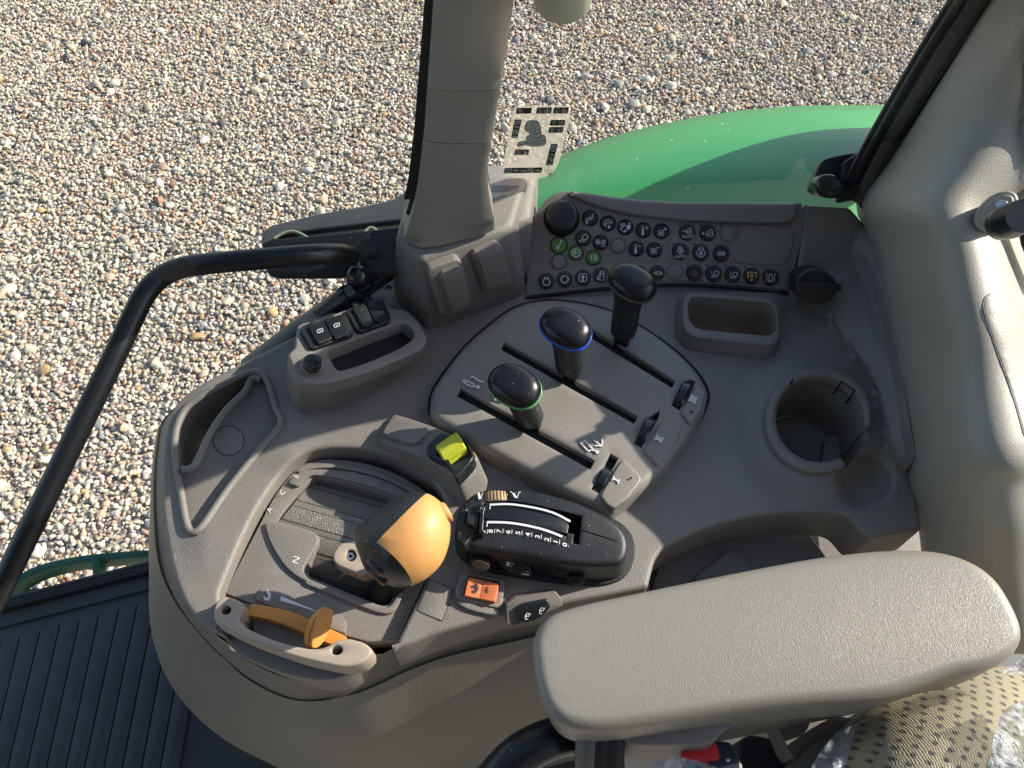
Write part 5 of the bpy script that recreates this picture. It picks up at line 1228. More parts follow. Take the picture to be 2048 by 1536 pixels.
# drum
def drum_pt(t, s):
    u, v = C5([(700 - 205 * t + 760 * s, 240 + 250 * t + 215 * s)])[0]
    return u, v, -.0138 - .0150 * (t - .85) ** 2 - .003 * (s * 1.0) ** 2
def drum_patch(name, t0, t1, m, dz):
    mb = MB(); R = []
    ts = [t0 + (t1 - t0) * k / 6 for k in range(7)]
    R.append([P(*(lambda q: (q[0], q[1], q[2] + dz - .004))(drum_pt(ts[0], s / 16))) for s in range(17)])
    for t in ts: R.append([P(*(lambda q: (q[0], q[1], q[2] + dz))(drum_pt(t, s / 16))) for s in range(17)])
    R.append([P(*(lambda q: (q[0], q[1], q[2] + dz - .004))(drum_pt(ts[-1], s / 16))) for s in range(17)])
    mb.loops(R, closed=False); return mb.build(name, M[m], gm, 30)
prev = -.04
for k, (a, b) in enumerate([(.08, .18), (.52, .64), (.98, 1.09), (1.46, 1.56), (1.94, 2.04), (2.42, 2.52), (2.9, 3.0)]):
    drum_patch('drum_rib', prev, a - .012, 'drum', 0); drum_patch('drum_band', a, b, 'drum_s', -.0006); prev = b + .012
for (s_, x, y, sz, a, ss) in (('E', 592, 222, 9.5, -66, None), ('C', 507, 322, 9.5, -62, None), ('A', 427, 430, 9.5, -66, None), ('N', 590, 738, 13, -72, None)):
    c = C5([(x, y)])[0]; printing('letter', M['white'], HZ(GZ + (.0033 if s_ == 'N' else .0034 if s_ in 'EC' else .0004)), txt(s_, c[0], c[1], sz, a, sx=1.1), gm, .0003)
# recess and print for the throttle
plate('throttle_field', M['taupe'], HZ(GZ + .002), rnd([(u, v, r * .1953) for u, v, r in cr('e4', [(560, 250, 20), (620, 130, 40), (760, 125, 100), (1000, 190, 100), (1300, 310, 100), (1480, 440, 60), (1500, 500, 30), (1490, 600, 20), (1340, 545, 60), (1165, 470, 60), (900, 370, 60), (700, 310, 40)])], 5, 5), gm, d=.005, bev=1.5, bseg=3)
c = cr('e4', (690, 210))
hare = [T(c, [(-4, 9), (-6, 5), (-7, 1), (-4, 2), (-2, 5), (1, 4), (2, 0), (0, -4), (-1, -9), (1, -10), (3, -6), (5, -5), (7, -2), (5, 1), (7, 5), (4, 5), (3, 7), (6, 9), (2, 9), (-1, 8)], 1.15)]
printing('hare_symbol', M['white_hi'], HZ(GZ + .002), hare, gm, .0006)
printing('wedge_symbol', M['ink_white'], HZ(GZ + .002), [cr('e4', [(832, 218), (820, 262), (1200, 376), (1140, 345)])], gm, .0004)

# selector arm with bolt
sa = thing('selector_arm', P(705, 1108, .0), 'beige rounded selector arm with a steel socket bolt beside the orange knob', 'arm')
plate('arm', M['handle'], HZ(.004), rnd([(u, v, r * .3255) for u, v, r in C5([(815, 700, 30), (850, 645, 30), (880, 628, 20), (1010, 640, 30), (1080, 800, 30), (1000, 832, 20), (850, 772, 40), (820, 745, 20)])], 6, 6), sa, d=.016, bev=4, bseg=5, smooth=60,
      holes=[ell(*C5([(928, 708)])[0], 10.5, 12, -10, 28)], hd=.008)
c = C5([(925, 712)])[0]
plate('bolt_well', M['void'], HZ(-.004), ell(c[0], c[1], 14, None, 0, 24), sa, d=.002, bev=.3)
bo = plate('bolt', M['steel'], HZ(.002), ell(c[0], c[1], 8, None, 0, 28), sa, d=.006, bev=1.2, holes=[ell(c[0], c[1], 3.2, None, 0, 6)], hd=.004)

# ------------------------------------------------------------------ orange gear knob
gl_ = thing('gear_lever', P(760, 1190, -.03), 'gear lever with a bulbous orange and black knob', 'gear lever')
gl_['label'] = 'bulbous orange and black knob on the gear lever, three dark buttons on its side'
KC = P(804, 1081, .072); dk = (KC - CO).length / ray(804, 1081).length / F_PX * .1758   # metres per e1 pixel at the knob
kz = (CO - KC).normalized(); kxx = CR.copy(); kyy = kz.cross(kxx).normalized()
tube('stem', M['void'], [P(758, 1192, -.055), P(762, 1188, -.03), P(790, 1150, .0), KC], .012, gl_, n=12)
OUT = cat([(85, 600), (150, 525), (400, 320), (600, 190), (760, 150), (930, 162), (1060, 240), (1150, 340), (1190, 470), (1198, 600), (1180, 750), (1100, 950), (950, 1100), (800, 1178), (600, 1232), (420, 1208), (290, 1160), (190, 1050), (130, 850), (88, 680)], 120, True)
cx0, cy0 = 650, 690
bm = bmesh.new(); nph = 120; nth = 44; grid_ = []
n2 = Vector((-.62, -.72, .30)).normalized(); d2 = 318
n1 = Vector((.72, -.69, .04)).normalized(); d1_ = -170
def kp(ph, th):
    o = OUT[ph]; dx, dy = o[0] - cx0, -(o[1] - cy0)
    s_ = math.sin(th) ** .94
    p = Vector((dx * s_, dy * s_, 500 * math.cos(th) if th < math.pi / 2 else 420 * math.cos(th)))
    e_ = p.dot(n2) - d2
    if e_ > 0: p -= n2 * e_ * .30
    return p
for i in range(nth + 1):
    th = .02 + (math.pi - .04) * i / nth
    grid_.append([bm.verts.new(kp(j, th)) for j in range(nph)])
for i in range(nth):
    for j in range(nph):
        bm.faces.new([grid_[i][j], grid_[i][(j + 1) % nph], grid_[i + 1][(j + 1) % nph], grid_[i + 1][j]])
bm.faces.new(grid_[0][::-1]); bm.faces.new(grid_[-1])
# the facet edge lies on the cut n2.p = d2
bmesh.ops.bisect_plane(bm, geom=bm.verts[:] + bm.edges[:] + bm.faces[:], plane_co=n2 * d2, plane_no=n2, dist=.5)
bmesh.ops.bisect_plane(bm, geom=bm.verts[:] + bm.edges[:] + bm.faces[:], plane_co=n1 * d1_, plane_no=n1, dist=.5)
bmesh.ops.recalc_face_normals(bm, faces=bm.faces)
def kpart(name, m, test, grow):
    b2 = bm.copy(); b2.faces.ensure_lookup_table()
    dead = [f for f in b2.faces if not test(f.calc_center_median())]
    b2.normal_update()
    nr = {v: v.normal.copy() for v in b2.verts}
    bmesh.ops.delete(b2, geom=dead, context='FACES')
    loc = Vector(gl_.location)
    me = bpy.data.meshes.new(name)
    for v in b2.verts:
        p = v.co + nr[v] * grow; v.co = KC + (kxx * p.x + kyy * p.y + kz * p.z) * dk - loc
    b2.to_mesh(me); b2.free(); me.shade_smooth(); me.materials.append(M[m])
    o = bpy.data.objects.new(name, me); COL.objects.link(o); o.parent = gl_
    return o
isf = lambda c: c.dot(n2) > d2
isb = lambda c: c.dot(n1) < d1_
kpart('orange_shell', 'orange', lambda c: not isf(c) and not isb(c), 0)
kpart('black_grip', 'black_leather', lambda c: not isf(c) and isb(c), -2)
kf = kpart('button_face', 'black_sat', isf, -3)
o = loft  # keep name
oo = [KC + (kxx * (x - cx0) - kyy * (y - cy0) + kz * z) * dk for x, y, z in ((1128, 372, 60),)][0]
rings('side_button', M['orange'], [sup(oo + kxx * h * dk, kyy * .95 - kxx * .5, kz, r * dk, r * 1.4 * dk, 2.2, 32) for r, h in ((115, -60), (115, 30), (105, 48), (60, 58))], gl_, smooth=60)
def on_face(x, y):
    """point of the black face seen at this traced place"""
    lo = None
    dx, dy = x - cx0, -(y - cy0)
    z = (d2 + 20 - dx * n2.x - dy * n2.y) / n2.z
    return Vector((dx, dy, z))
for (x, y) in ((325, 770), (355, 975), (385, 1105)):
    c_, u_, v_ = kp, None, None
    # centre on the softened facet: march along the view axis
    best = None
    for i in range(4, nth // 2 + 12):
        for j in range(0, nph):
            p = kp(j, .02 + (math.pi - .04) * i / nth)
            q = (p.x - (x - cx0)) ** 2 + (p.y + (y - cy0)) ** 2
            if p.z > -60 and (best is None or q < best[0]): best = (q, p)
    p = best[1]; nn_ = (p.normalized() * .5 + n2 * .8).normalized(); ax_ = (Vector((.86, -.46, .2)) - nn_ * nn_.dot(Vector((.86, -.46, .2)))).normalized(); ay_ = nn_.cross(ax_)
    W = lambda q: KC + (kxx * q.x + kyy * q.y + kz * q.z) * dk
    rings('button', M['black_gl'], [[W(p + nn_ * h + ax_ * math.cos(a) * 118 * k + ay_ * math.sin(a) * 58 * k) for a in [2 * math.pi * t / 32 for t in range(32)]] for h, k in ((-20, 1.05), (10, 1), (18, .86), (6, .55), (0, .2))], kf, smooth=80)

# ------------------------------------------------------------------ throttle
th_ = thing('throttle_lever', P(600, 1245, 0), 'flat orange arc shaped throttle lever with an upright oval tab', 'throttle')
def E4(pts): return [(u, v, r * .1953) for u, v, r in [(*cr('e4', p[:2]), p[2] if len(p) > 2 else 30) for p in pts]]
plate('arc', M['orange_thr'], HZ(.0), rnd(E4([(512, 292, 14), (800, 335, 100), (1000, 395, 100), (1180, 480, 80), (1500, 628, 30), (1490, 655, 20), (1345, 715, 20), (1110, 612, 100), (900, 518, 100), (700, 452, 100), (500, 418, 20), (478, 395, 14)]), 5, 5), th_, d=.014, bev=2, bseg=4)
TP = Flat(P(640, 1258, .018), Vector((.55, -.35, .75)))
plate('tab', M['orange_thr'], TP, rnd(E4([(1275, 345, 60), (1345, 338, 30), (1372, 375, 60), (1350, 520, 100), (1290, 660, 100), (1215, 750, 60), (1140, 752, 40), (1150, 640, 100), (1195, 480, 100)]), 6, 6), th_, d=.009, bev=2.5, bseg=4)
plate('tab_back', M['orange_thr'], TP.up(-.005), rnd(E4([(1240, 370, 60), (1300, 345, 40), (1345, 360, 60), (1320, 540, 100), (1250, 700, 100), (1180, 755, 60), (1118, 755, 30), (1092, 700, 40), (1110, 585, 80), (1165, 450, 80)]), 6, 6), th_, d=.008, bev=2.5, bseg=4)
# ------------------------------------------------------------------ grab handle and the bulge below it
gh = thing('console_grip', P(580, 1320, 0), 'pinkish beige moulded grab handle with two screw wells, below the throttle', 'handle')
HO = E4([(128, 370, 60), (165, 262, 50), (250, 212, 60), (330, 228, 40), (430, 275, 50), (448, 330, 40), (425, 400, 60), (395, 455, 50), (440, 520, 80), (600, 605, 100), (800, 680, 100), (1000, 735, 100), (1180, 758, 80), (1290, 735, 60), (1400, 665, 50), (1520, 645, 40), (1690, 690, 60), (1768, 765, 30), (1745, 830, 60), (1650, 910, 80), (1480, 950, 100), (1250, 905, 200), (1000, 848, 200), (700, 745, 200), (450, 650, 200), (250, 545, 100), (155, 500, 60)])
plate('handle_body', M['handle'], HZ(.014), rnd(HO, 8, 6), gh, holes=[ell(*cr('e4', (262, 358)), 10.5, 8.6, -15, 28), ell(*cr('e4', (1400, 768)), 11.5, 9.2, -15, 28)], d=.030, bev=6.5, bseg=6, hd=.02, hb=3, flare=((1, .018), (-3, .03)), smooth=60)
for c_ in ((262, 358), (1400, 768)):
    plate('screw_well', M['void'], HZ(-.004), ell(*cr('e4', c_), 14, 12, 0, 20), gh, d=.002, bev=.3)
plate('handle_foot', M['taupe_dk'], HZ(.002), rnd(E4([(430, 280, 10), (505, 300, 8), (480, 400, 10), (450, 530, 8), (385, 480, 8)]), 3, 3), gh, d=.02, bev=1.5)
bk_ = thing('handle_bulge', P(560, 1350, -.03), 'dark taupe rounded bulge of the console below the grab handle', 'console bulge')
plate('bulge_top', M['taupe'], HZ(-.020), rnd(E4([(235, 560, 40), (250, 660, 60), (390, 815, 120), (700, 955, 200), (1000, 1052, 200), (1300, 1082, 150), (1480, 1040, 100), (1640, 950, 80), (1720, 850, 40), (1700, 600, 10), (1400, 560, 10), (1150, 470, 20), (500, 300, 20), (300, 300, 20)]), 8, 6), bk_, d=.062, bev=3, bseg=4, flare=((1, .01), (-2, .05)))
plate('slot_wall', M['taupe'], HZ(-.012), rnd(E4([(520, 430, 10), (700, 470, 60), (900, 530, 60), (1100, 620, 60), (1130, 760, 10), (1000, 790, 60), (800, 720, 60), (560, 620, 20)]), 4, 4), bk_, d=.01, bev=1.5)
# ------------------------------------------------------------------ black hitch control pod
def E2(pts): return [(*cr('e2', p[:2]), (p[2] if len(p) > 2 else 30) * .1855) for p in pts]
hc = thing('hitch_control', P(1090, 1090, 0), 'black domed pod numbered 0 to 9 along a curved slot beside a tan wheel', 'control pod')
HS = HZ(.034)
def hdome(u, v): return .0045 * (1 - min(1, ((u - 1070) / 190) ** 2)) * (1 - min(1, ((v - 1040) / 75) ** 2))
HOUT = rnd(E2([(72, 500, 80), (110, 300, 80), (230, 140, 100), (480, 72, 120), (850, 92, 150), (1400, 250, 200), (1780, 430, 150), (1915, 580, 120), (1930, 760, 100), (1860, 900, 80), (1600, 930, 200), (1250, 905, 200), (900, 850, 200), (480, 790, 150), (200, 740, 100), (80, 640, 60)]), 20, 6)
HSLOT = rnd(E2([(372, 245, 6), (640, 240, 60), (900, 283, 60), (1150, 343, 40), (1420, 405, 2), (1390, 706, 2), (1323, 692, 2), (1330, 600, 2), (1262, 585, 2), (1250, 668, 2), (1100, 638, 60), (880, 585, 60), (680, 555, 60), (500, 540, 40), (345, 545, 6)]), 2, 5)
WSLOT = rnd(E2([(365, 130, 4), (635, 118, 4), (640, 232, 4), (355, 238, 4)]), 1, 3)
plate('pod_body', M['black'], HS, HOUT, hc, holes=[HSLOT, WSLOT], d=.052, bev=13, bseg=7, hd=.016, hb=.8, grid=9, dome=hdome, flare=((3, .018), (5, .034), (5, .052)), smooth=55)
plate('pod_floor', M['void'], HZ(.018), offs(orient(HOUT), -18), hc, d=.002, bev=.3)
plate('pod_gasket', M['rubber'], HZ(.0035), rnd(E2([(50, 560, 60), (90, 340, 60), (230, 150, 100), (480, 90, 100), (850, 110, 150), (1400, 270, 200), (1800, 420, 150), (1960, 560, 120), (2005, 720, 100), (1975, 930, 100), (1850, 1080, 100), (1650, 1130, 100), (1300, 1120, 200), (900, 1070, 200), (480, 1000, 150), (150, 880, 100), (60, 760, 60)]), 20, 6), hc, d=.01, bev=2)
mb = MB(); q = stroke([tuple(p[:2]) for p in E2([(1415, 553), (1550, 590), (1700, 632), (1880, 682), (1925, 735)])], 1.1)
decal_mb(HS, mb, q, .0012); 
seam = MB()
pts = [HS(u, v) + Vector((0, 0, hdome(u, v) + .0002)) for u, v in [tuple(p[:2]) for p in E2([(1415, 553), (1500, 577), (1600, 605), (1700, 632), (1790, 657)])]]
pts += [HS(*E2([(1850, 674)])[0][:2]) + Vector((0, 0, -.001)), HS(*E2([(1895, 692)])[0][:2]) + Vector((0, 0, -.005))]
tube('pod_seam', M['void'], pts, .0006, hc, seg=6)
def arc_plate(name, m, pts, h, d=.01, bev=1.2, w=None, cut=2):
    return plate(name, M[m], HS.up(h), rnd(E2(pts), 3, 5), hc, d=d, bev=bev, bseg=3, dome=lambda u, v: hdome(u, v) - .0000005 * max(0, u - 1075) ** 2)
arc_plate('slider_track', 'black_sat', [(385, 258, 8), (640, 255, 60), (900, 300, 60), (1120, 360, 60), (1230, 430, 30), (1280, 490, 20), (1265, 590, 10), (1100, 560, 60), (900, 505, 60), (650, 455, 60), (375, 440, 8)], .001)
arc_plate('lower_track', 'black_sat', [(378, 455, 8), (650, 468, 60), (900, 518, 60), (1100, 572, 60), (1255, 612, 8), (1248, 668, 6), (1100, 638, 60), (880, 585, 60), (680, 550, 60), (360, 540, 8)], .0004)
def hp(pts, w, lift=.0024, m='white'):
    return stroke([tuple(p[:2]) for p in E2(pts)], w)
lit = lambda h: type('S', (), {'__call__': lambda s, u, v: HS(u, v) + Vector((0, 0, hdome(u, v) - .0000005 * max(0, u - 1075) ** 2 + h)), 'n': lambda s, u, v: Vector((0, 0, 1))})()
W1 = [tuple(p) for p in cat([p[:2] for p in E2([(432, 292), (640, 290), (900, 330), (1100, 380), (1200, 420), (1295, 465)])], 30)]
W2 = [tuple(p) for p in cat([p[:2] for p in E2([(402, 478), (640, 490), (900, 535), (1100, 590), (1245, 640)])], 30)]
printing('scale_strip', M['white'], lit(.0014), stroke(W1, 4.0) + stroke([tuple(p[:2]) for p in E2([(436, 290), (432, 342)])], 2), hc, .0002)
printing('scale_strip', M['white'], lit(.0010), stroke(W2, 4.6) + stroke([tuple(p[:2]) for p in E2([(404, 478), (400, 528)])], 2), hc, .0002)
printing('scale_mark', M['ink'], lit(.0014), [[tuple(p[:2]) for p in E2([(1190, 660), (1225, 608), (1250, 640), (1248, 670)])]], hc, .0002)
plate('grey_gate', M['grey_fair'], HS.up(-.004), rnd(E2([(1265, 590, 4), (1330, 600, 4), (1322, 690, 4), (1255, 675, 4)]), 1, 3), hc, d=.008, bev=.8)
digs = []
for ch, x, y in (('9', 362, 582), ('8', 440, 577), ('7', 530, 578), ('6', 625, 587), ('5', 733, 600), ('4', 837, 615), ('3', 940, 638), ('2', 1040, 665), ('1', 1137, 685), ('0', 1235, 710)):
    c = cr('e2', (x, y)); printing('digit', M['white_hi'], lit(.0016), txt(ch, c[0], c[1], 9.3, -80 - (x - 360) / 900 * -6, sx=1.1), hc, .0003)
    x2, y0, y1 = x + 42, y - 24, y + 24
    digs += stroke([cr('e2', (x2 + 3, y0)), cr('e2', (x2 - 2, y1))], .9)
printing('tick_marks', M['white_hi'], lit(.0016), digs, hc, .0003)
lk = stroke(rnd([p[:2] for p in E2([(1300, 705), (1322, 700), (1322, 752), (1302, 752)])], 1.5, 3), 1.1, True) + [[p[:2] for p in E2([(1325, 715), (1370, 712), (1372, 752), (1328, 755)])]]
lk += stroke([p[:2] for p in E2([(1505, 745), (1500, 818), (1432, 808)])], 1.3) + [[p[:2] for p in E2([(1440, 790), (1490, 795), (1490, 808), (1438, 802)])]] + stroke([p[:2] for p in E2([(1450, 790), (1448, 755), (1475, 745)])], 1) 
lk += [[p[:2] for p in E2([(302, 165), (322, 160), (335, 225), (312, 232)])]] + stroke([p[:2] for p in E2([(352, 160), (332, 228)])], 1.1) + stroke([p[:2] for p in E2([(296, 160), (322, 158)])], .9)
lk += [[p[:2] for p in E2([(672, 165), (690, 165), (722, 212), (710, 224), (692, 208)])]] + stroke([p[:2] for p in E2([(745, 158), (722, 225)])], 1.1) + stroke([p[:2] for p in E2([(650, 145), (675, 165)])], 1) + stroke([p[:2] for p in E2([(738, 158), (765, 152)])], .9)
lk += stroke([p[:2] for p in E2([(270, 590), (285, 625), (298, 575)])], 1)
printing('symbol', M['white_hi'], lit(.0016), lk, hc, .0003)
# lever block and its hinge
plate('lever_block', M['black'], HS.up(.016), rnd(E2([(195, 290, 14), (275, 272, 14), (325, 350, 10), (318, 450, 10), (295, 520, 10), (235, 490, 10), (170, 455, 14)]), 3, 4), hc, d=.02, bev=3, bseg=4)
plate('lever_tail', M['black'], HS.up(.010), rnd(E2([(120, 300, 20), (200, 285, 14), (175, 455, 14), (310, 520, 14), (160, 715, 20), (70, 640, 30), (80, 450, 30)]), 5, 5), hc, d=.03, bev=5, bseg=5)
plate('hinge_bracket', M['black_gl'], HS.up(.019), rnd(E2([(285, 262, 8), (340, 255, 10), (382, 290, 12), (362, 360, 8), (355, 540, 8), (312, 548, 4), (328, 350, 4), (288, 345, 8)]), 2, 4), hc, d=.02, bev=1.2)
plate('pin', M['steel'], HS.up(.0196), ell(*cr('e2', (340, 303)), 2.6, None, 0, 20), hc, d=.003, bev=.5, holes=[ell(*cr('e2', (340, 303)), 1.3, None, 0, 12)], hd=.002)
# tan ridged wheel
A, B = HS(*cr('e2', (355, 200))), HS(*cr('e2', (640, 185))); ax = (B - A).normalized(); side = Vector((0, 0, 1)).cross(ax); hw = (HS(*cr('e2', (500, 135))) - HS(*cr('e2', (500, 240)))).length / 2
c0 = (A + B) / 2; mb = MB(); rs = []; R0 = (B - A).length * .56
for k in range(97):
    a = R_(12 + 156 * k / 96); r = R0 * (1 + (.05 if (k // 4) % 2 else -.03))
    p = c0 + Vector((0, 0, -R0 * .62)) - ax * math.cos(a) * r + Vector((0, 0, 1)) * math.sin(a) * r
    rs.append([p - side * hw - Vector((0, 0, .004)), p - side * hw, p - side * hw * .8 + Vector((0, 0, .0004)), p + side * hw * .8 + Vector((0, 0, .0004)), p + side * hw, p + side * hw - Vector((0, 0, .004))])
mb.loops(rs, closed=False); mb.build('ridged_wheel', M['tan_wheel'], hc, 25)
# round controls on the near wall
SD = Flat(P(1080, 1150, .012), Vector((0, -.62, .78)))
for (pts, h) in (([(330, 925), (98, 58), 12], .004), ([(1190, 985), (98, 60), 12], .004), ([(1360, 1085), (90, 45), 8], .004)):
    c = cr('e2', pts[0]); q = plate('side_bezel', M['black_sat'], SD.up(h - .002), ell(c[0], c[1] - 3, pts[1][0] * .1855 + 4, pts[1][1] * .1855 + 4, pts[2]), hc, d=.018, bev=3, bseg=4)
    plate('side_button', M['btn_brown' if pts[0][0] == 330 else 'black_sat'], SD.up(h + .003), ell(c[0], c[1], pts[1][0] * .1855, pts[1][1] * .1855, pts[2]), q, d=.006, bev=1.5, bseg=3)
c = cr('e2', (710, 940)); q = plate('side_rocker', M['black_sat'], SD.up(.004), ell(c[0], c[1], 36, 15, 25), hc, d=.02, bev=4, bseg=4)
printing('raise_symbol', M['white'], SD.up(.004), [cr('e2', [(612, 880), (632, 880), (650, 918), (605, 912)])] + stroke(cr('e2', [(650, 890), (690, 905)]), 1) + stroke(cr('e2', [(605, 920), (670, 930)]), 1) + stroke(cr('e2', [(772, 1005), (860, 1020)]), 1) + stroke(cr('e2', [(820, 985), (855, 1000)]), 1) + stroke(cr('e2', [(775, 1012), (850, 1028)]), 1), q, .0003)

# ------------------------------------------------------------------ small switches on the front deck
def c6(pts, r=20): return [(*cr('c6', p[:2]), (p[2] if len(p) > 2 else r) * .2864) for p in pts]
sw = thing('speed_rocker', P(960, 1180, 0), 'salmon orange rocker switch with hare and tortoise, in a taupe frame', 'switch')
plate('rocker_frame', M['taupe'], HZ(.005), rnd(c6([(640, 1128, 20), (945, 1190, 24), (918, 1385, 20), (870, 1378, 30), (600, 1318, 20), (598, 1260, 20)]), 5, 5), sw, d=.01, bev=1.8, bseg=3, holes=[rnd(c6([(685, 1152, 14), (908, 1200, 14), (880, 1350, 14), (650, 1300, 14)]), 3, 4)], hd=.006)
plate('frame_lip', M['taupe'], HZ(.0035), rnd(c6([(592, 1318, 20), (700, 1325, 60), (840, 1370, 60), (900, 1390, 20), (905, 1425, 20), (830, 1430, 60), (700, 1400, 80), (620, 1360, 40)]), 5, 5), sw, d=.01, bev=3, bseg=4)
RA, RB = plane3((955, 1157, .0075), (945, 1200, .0075), (990, 1165, .0095)), plane3((930, 1150, .0105), (925, 1190, .0105), (960, 1160, .0075))
ra = plate('rocker_left', M['rocker'], plane3((932, 1155, .0105), (926, 1190, .0105), (962, 1180, .008)), rnd(c6([(690, 1165, 14), (792, 1188, 2), (765, 1318, 2), (660, 1296, 14)]), 3, 4), sw, d=.006, bev=1.2, bseg=3)
rb = plate('rocker_right', M['rocker'], plane3((962, 1160, .008), (958, 1197, .008), (995, 1180, .0098)), rnd(c6([(792, 1188, 2), (898, 1212, 14), (872, 1340, 14), (765, 1318, 2)]), 3, 4), sw, d=.006, bev=1.2, bseg=3)
rab = lambda: [cr('c6', [(722, 1280), (708, 1272), (715, 1258), (735, 1262), (728, 1245), (715, 1240), (705, 1228), (722, 1228), (732, 1215), (745, 1208), (752, 1225), (758, 1245), (752, 1262), (738, 1280)])] + [cr('c6', [(708, 1228), (700, 1238), (715, 1245), (725, 1238)])] + stroke(cr('c6', [(722, 1215), (738, 1200)]), 1.5)
printing('hare_symbol', M['ink'], plane3((932, 1155, .0105), (926, 1190, .0105), (962, 1180, .008)), rab(), ra, .0004)
tc_ = cr('c6', (817, 1258)); tor = [ell(tc_[0], tc_[1], 3.2, 4.6, 10, 16)] + stroke([(tc_[0], tc_[1] - 7), (tc_[0], tc_[1] + 7.5)], 1.2) + stroke([(tc_[0] - 3.5, tc_[1] - 4.5), (tc_[0] + 4, tc_[1] - 5.5)], 1) + stroke([(tc_[0] - 3.5, tc_[1] + 4.5), (tc_[0] + 4, tc_[1] + 5)], 1)
printing('tortoise_symbol', M['ink_brown'], plane3((962, 1160, .008), (958, 1197, .008), (995, 1180, .0098)), tor, rb, .0004)
bl = plate('blank_plate', M['taupe'], HZ(.0005), rnd(c6([(418, 1180, 18), (582, 1252, 18), (505, 1475, 14), (330, 1400, 14)]), 4, 5), con, d=.004, bev=1, bseg=2)
mb = MB(); mb.loops([[HZ(.0006)(*p) for p in offs(orient(rnd(c6([(418, 1180, 18), (582, 1252, 18), (505, 1475, 14), (330, 1400, 14)]), 4, 5)), d_)] for d_ in (.6, -.6)]); mb.build('plate_gap', M['void'], con, 0)
er = thing('engine_rocker', P(1070, 1215, 0), 'glossy black rocker switch with engine symbols, tucked against the armrest', 'switch')
ES = plane3((1020, 1250, .002), (1130, 1215, .002), (1050, 1195, .010))
plate('rocker_frame', M['taupe_dk'], ES, rnd(c6([(950, 1350, 20), (1010, 1310, 20), (1295, 1262, 24), (1345, 1330, 14), (1345, 1370, 10), (1010, 1505, 20), (955, 1500, 20)]), 4, 5), er, d=.02, bev=2, bseg=3)
eb = plate('rocker', M['black_gl'], ES.up(.004), rnd(c6([(1025, 1380, 20), (1060, 1355, 20), (1240, 1318, 20), (1262, 1380, 20), (1190, 1455, 20), (1085, 1492, 20), (1045, 1480, 20)]), 4, 5), er, d=.008, bev=3, bseg=4)
for x, y in ((1098, 1440), (1198, 1402)):
    c = cr('c6', (x, y)); q = circ((c[0] + 1, c[1] - 3), 3.2, 1.1) + stroke([(c[0] - 4, c[1] - 3), (c[0] - 4, c[1] + 5)], 1.1) + stroke([(c[0] - 5.5, c[1] + 1), (c[0] - 1, c[1] + 1)], 1) + stroke([(c[0] - 5, c[1] + 5), (c[0] + 1, c[1] + 6)], 1.2) + stroke([(c[0] + 6, c[1] - 6), (c[0] + 6, c[1] - 3)], .9)
    printing('engine_symbol', M['white_hi' if x < 1100 else 'white'], ES.up(.004), q, eb, .0004)

# ------------------------------------------------------------------ armrest and seat
ar = thing('armrest', P(1550, 1280, .05), 'long padded beige grained armrest, sunlit, crossing the lower right', 'armrest')
AO = [(1062, 1285, 30), (1085, 1232, 40), (1150, 1208, 60), (1300, 1176, 100), (1500, 1134, 100), (1650, 1106, 100), (1790, 1092, 100), (1900, 1097, 100), (1985, 1140, 90), (2030, 1215, 60), (2050, 1270, 40), (2030, 1312, 40), (1975, 1340, 60), (1900, 1350, 80), (1840, 1372, 60), (1760, 1398, 100), (1600, 1408, 150), (1450, 1424, 150), (1300, 1448, 120), (1190, 1462, 60), (1115, 1450, 50), (1075, 1390, 80)]
def adome(u, v): return .004 * (1 - min(1, ((v - (1330 - (u - 1060) * .11)) / 150) ** 2)) - .00006 * 0
ARS = plane3((1100, 1340, .078), (2000, 1240, .098), (1500, 1180, .086))
plate('cushion', M['leather'], ARS, rnd(AO, 60, 8), ar, d=.058, bev=26, bseg=9, grid=22, dome=adome, flare=((-2, .03), (-8, .058)), smooth=80)
plate('arm_core', M['taupe'], ARS.up(-.05), rnd([(1200, 1330, 30), (1600, 1250, 60), (1800, 1250, 40), (1800, 1380, 40), (1460, 1450, 20), (1420, 1490, 20), (1250, 1490, 20)], 20), ar, d=.06, bev=6)
bl_ = thing('bellows_housing', P(1230, 1480, .0), 'taupe hinge housing with black rubber bellows under the near edge of the armrest', 'hinge housing')
plate('hinge_case', M['taupe'], HZ(.02), rnd([(1240, 1440, 10), (1430, 1420, 10), (1462, 1440, 14), (1440, 1475, 14), (1290, 1496, 12), (1258, 1490, 10)], 8), bl_, d=.06, bev=4, bseg=4)
for k, u in enumerate((1178, 1203, 1228)):
    tube('bellows_fold', M['rubber' if k else 'taupe_dk'], [P(u + 10, 1430, .02), P(u, 1470, .026), P(u - 4, 1520, .016), P(u + 2, 1560, -.01)], .0085, bl_, n=14, seg=14)
hd = thing('seat_lever', P(1060, 1500, 0), 'thick black curved seat handle disappearing under the left end of the armrest', 'seat handle')
tube('handle_tube', M['black_sat'], [P(1170, 1470, -.02), P(1110, 1475, -.01), P(1040, 1510, -.01), P(985, 1570, -.02), P(940, 1640, -.04)], lambda t: .0135 + .003 * t, hd, n=24, seg=20)
plate('handle_base', M['rubber'], HZ(-.02), rnd([(1052, 1462), (1110, 1425), (1180, 1440), (1180, 1500), (1100, 1500)], 10), hd, d=.03, bev=4)
bu = thing('belt_buckle', P(1420, 1510, 0), 'red seat belt release button on a dark buckle at the bottom edge', 'belt buckle')
BS = plane3((1370, 1510, .012), (1450, 1490, .014), (1420, 1540, .014))
plate('buckle_body', M['navy'], BS, rnd([(1365, 1500), (1430, 1482, 8), (1462, 1484, 10), (1480, 1520, 8), (1485, 1560, 8), (1380, 1570, 8)], 6), bu, d=.02, bev=3)
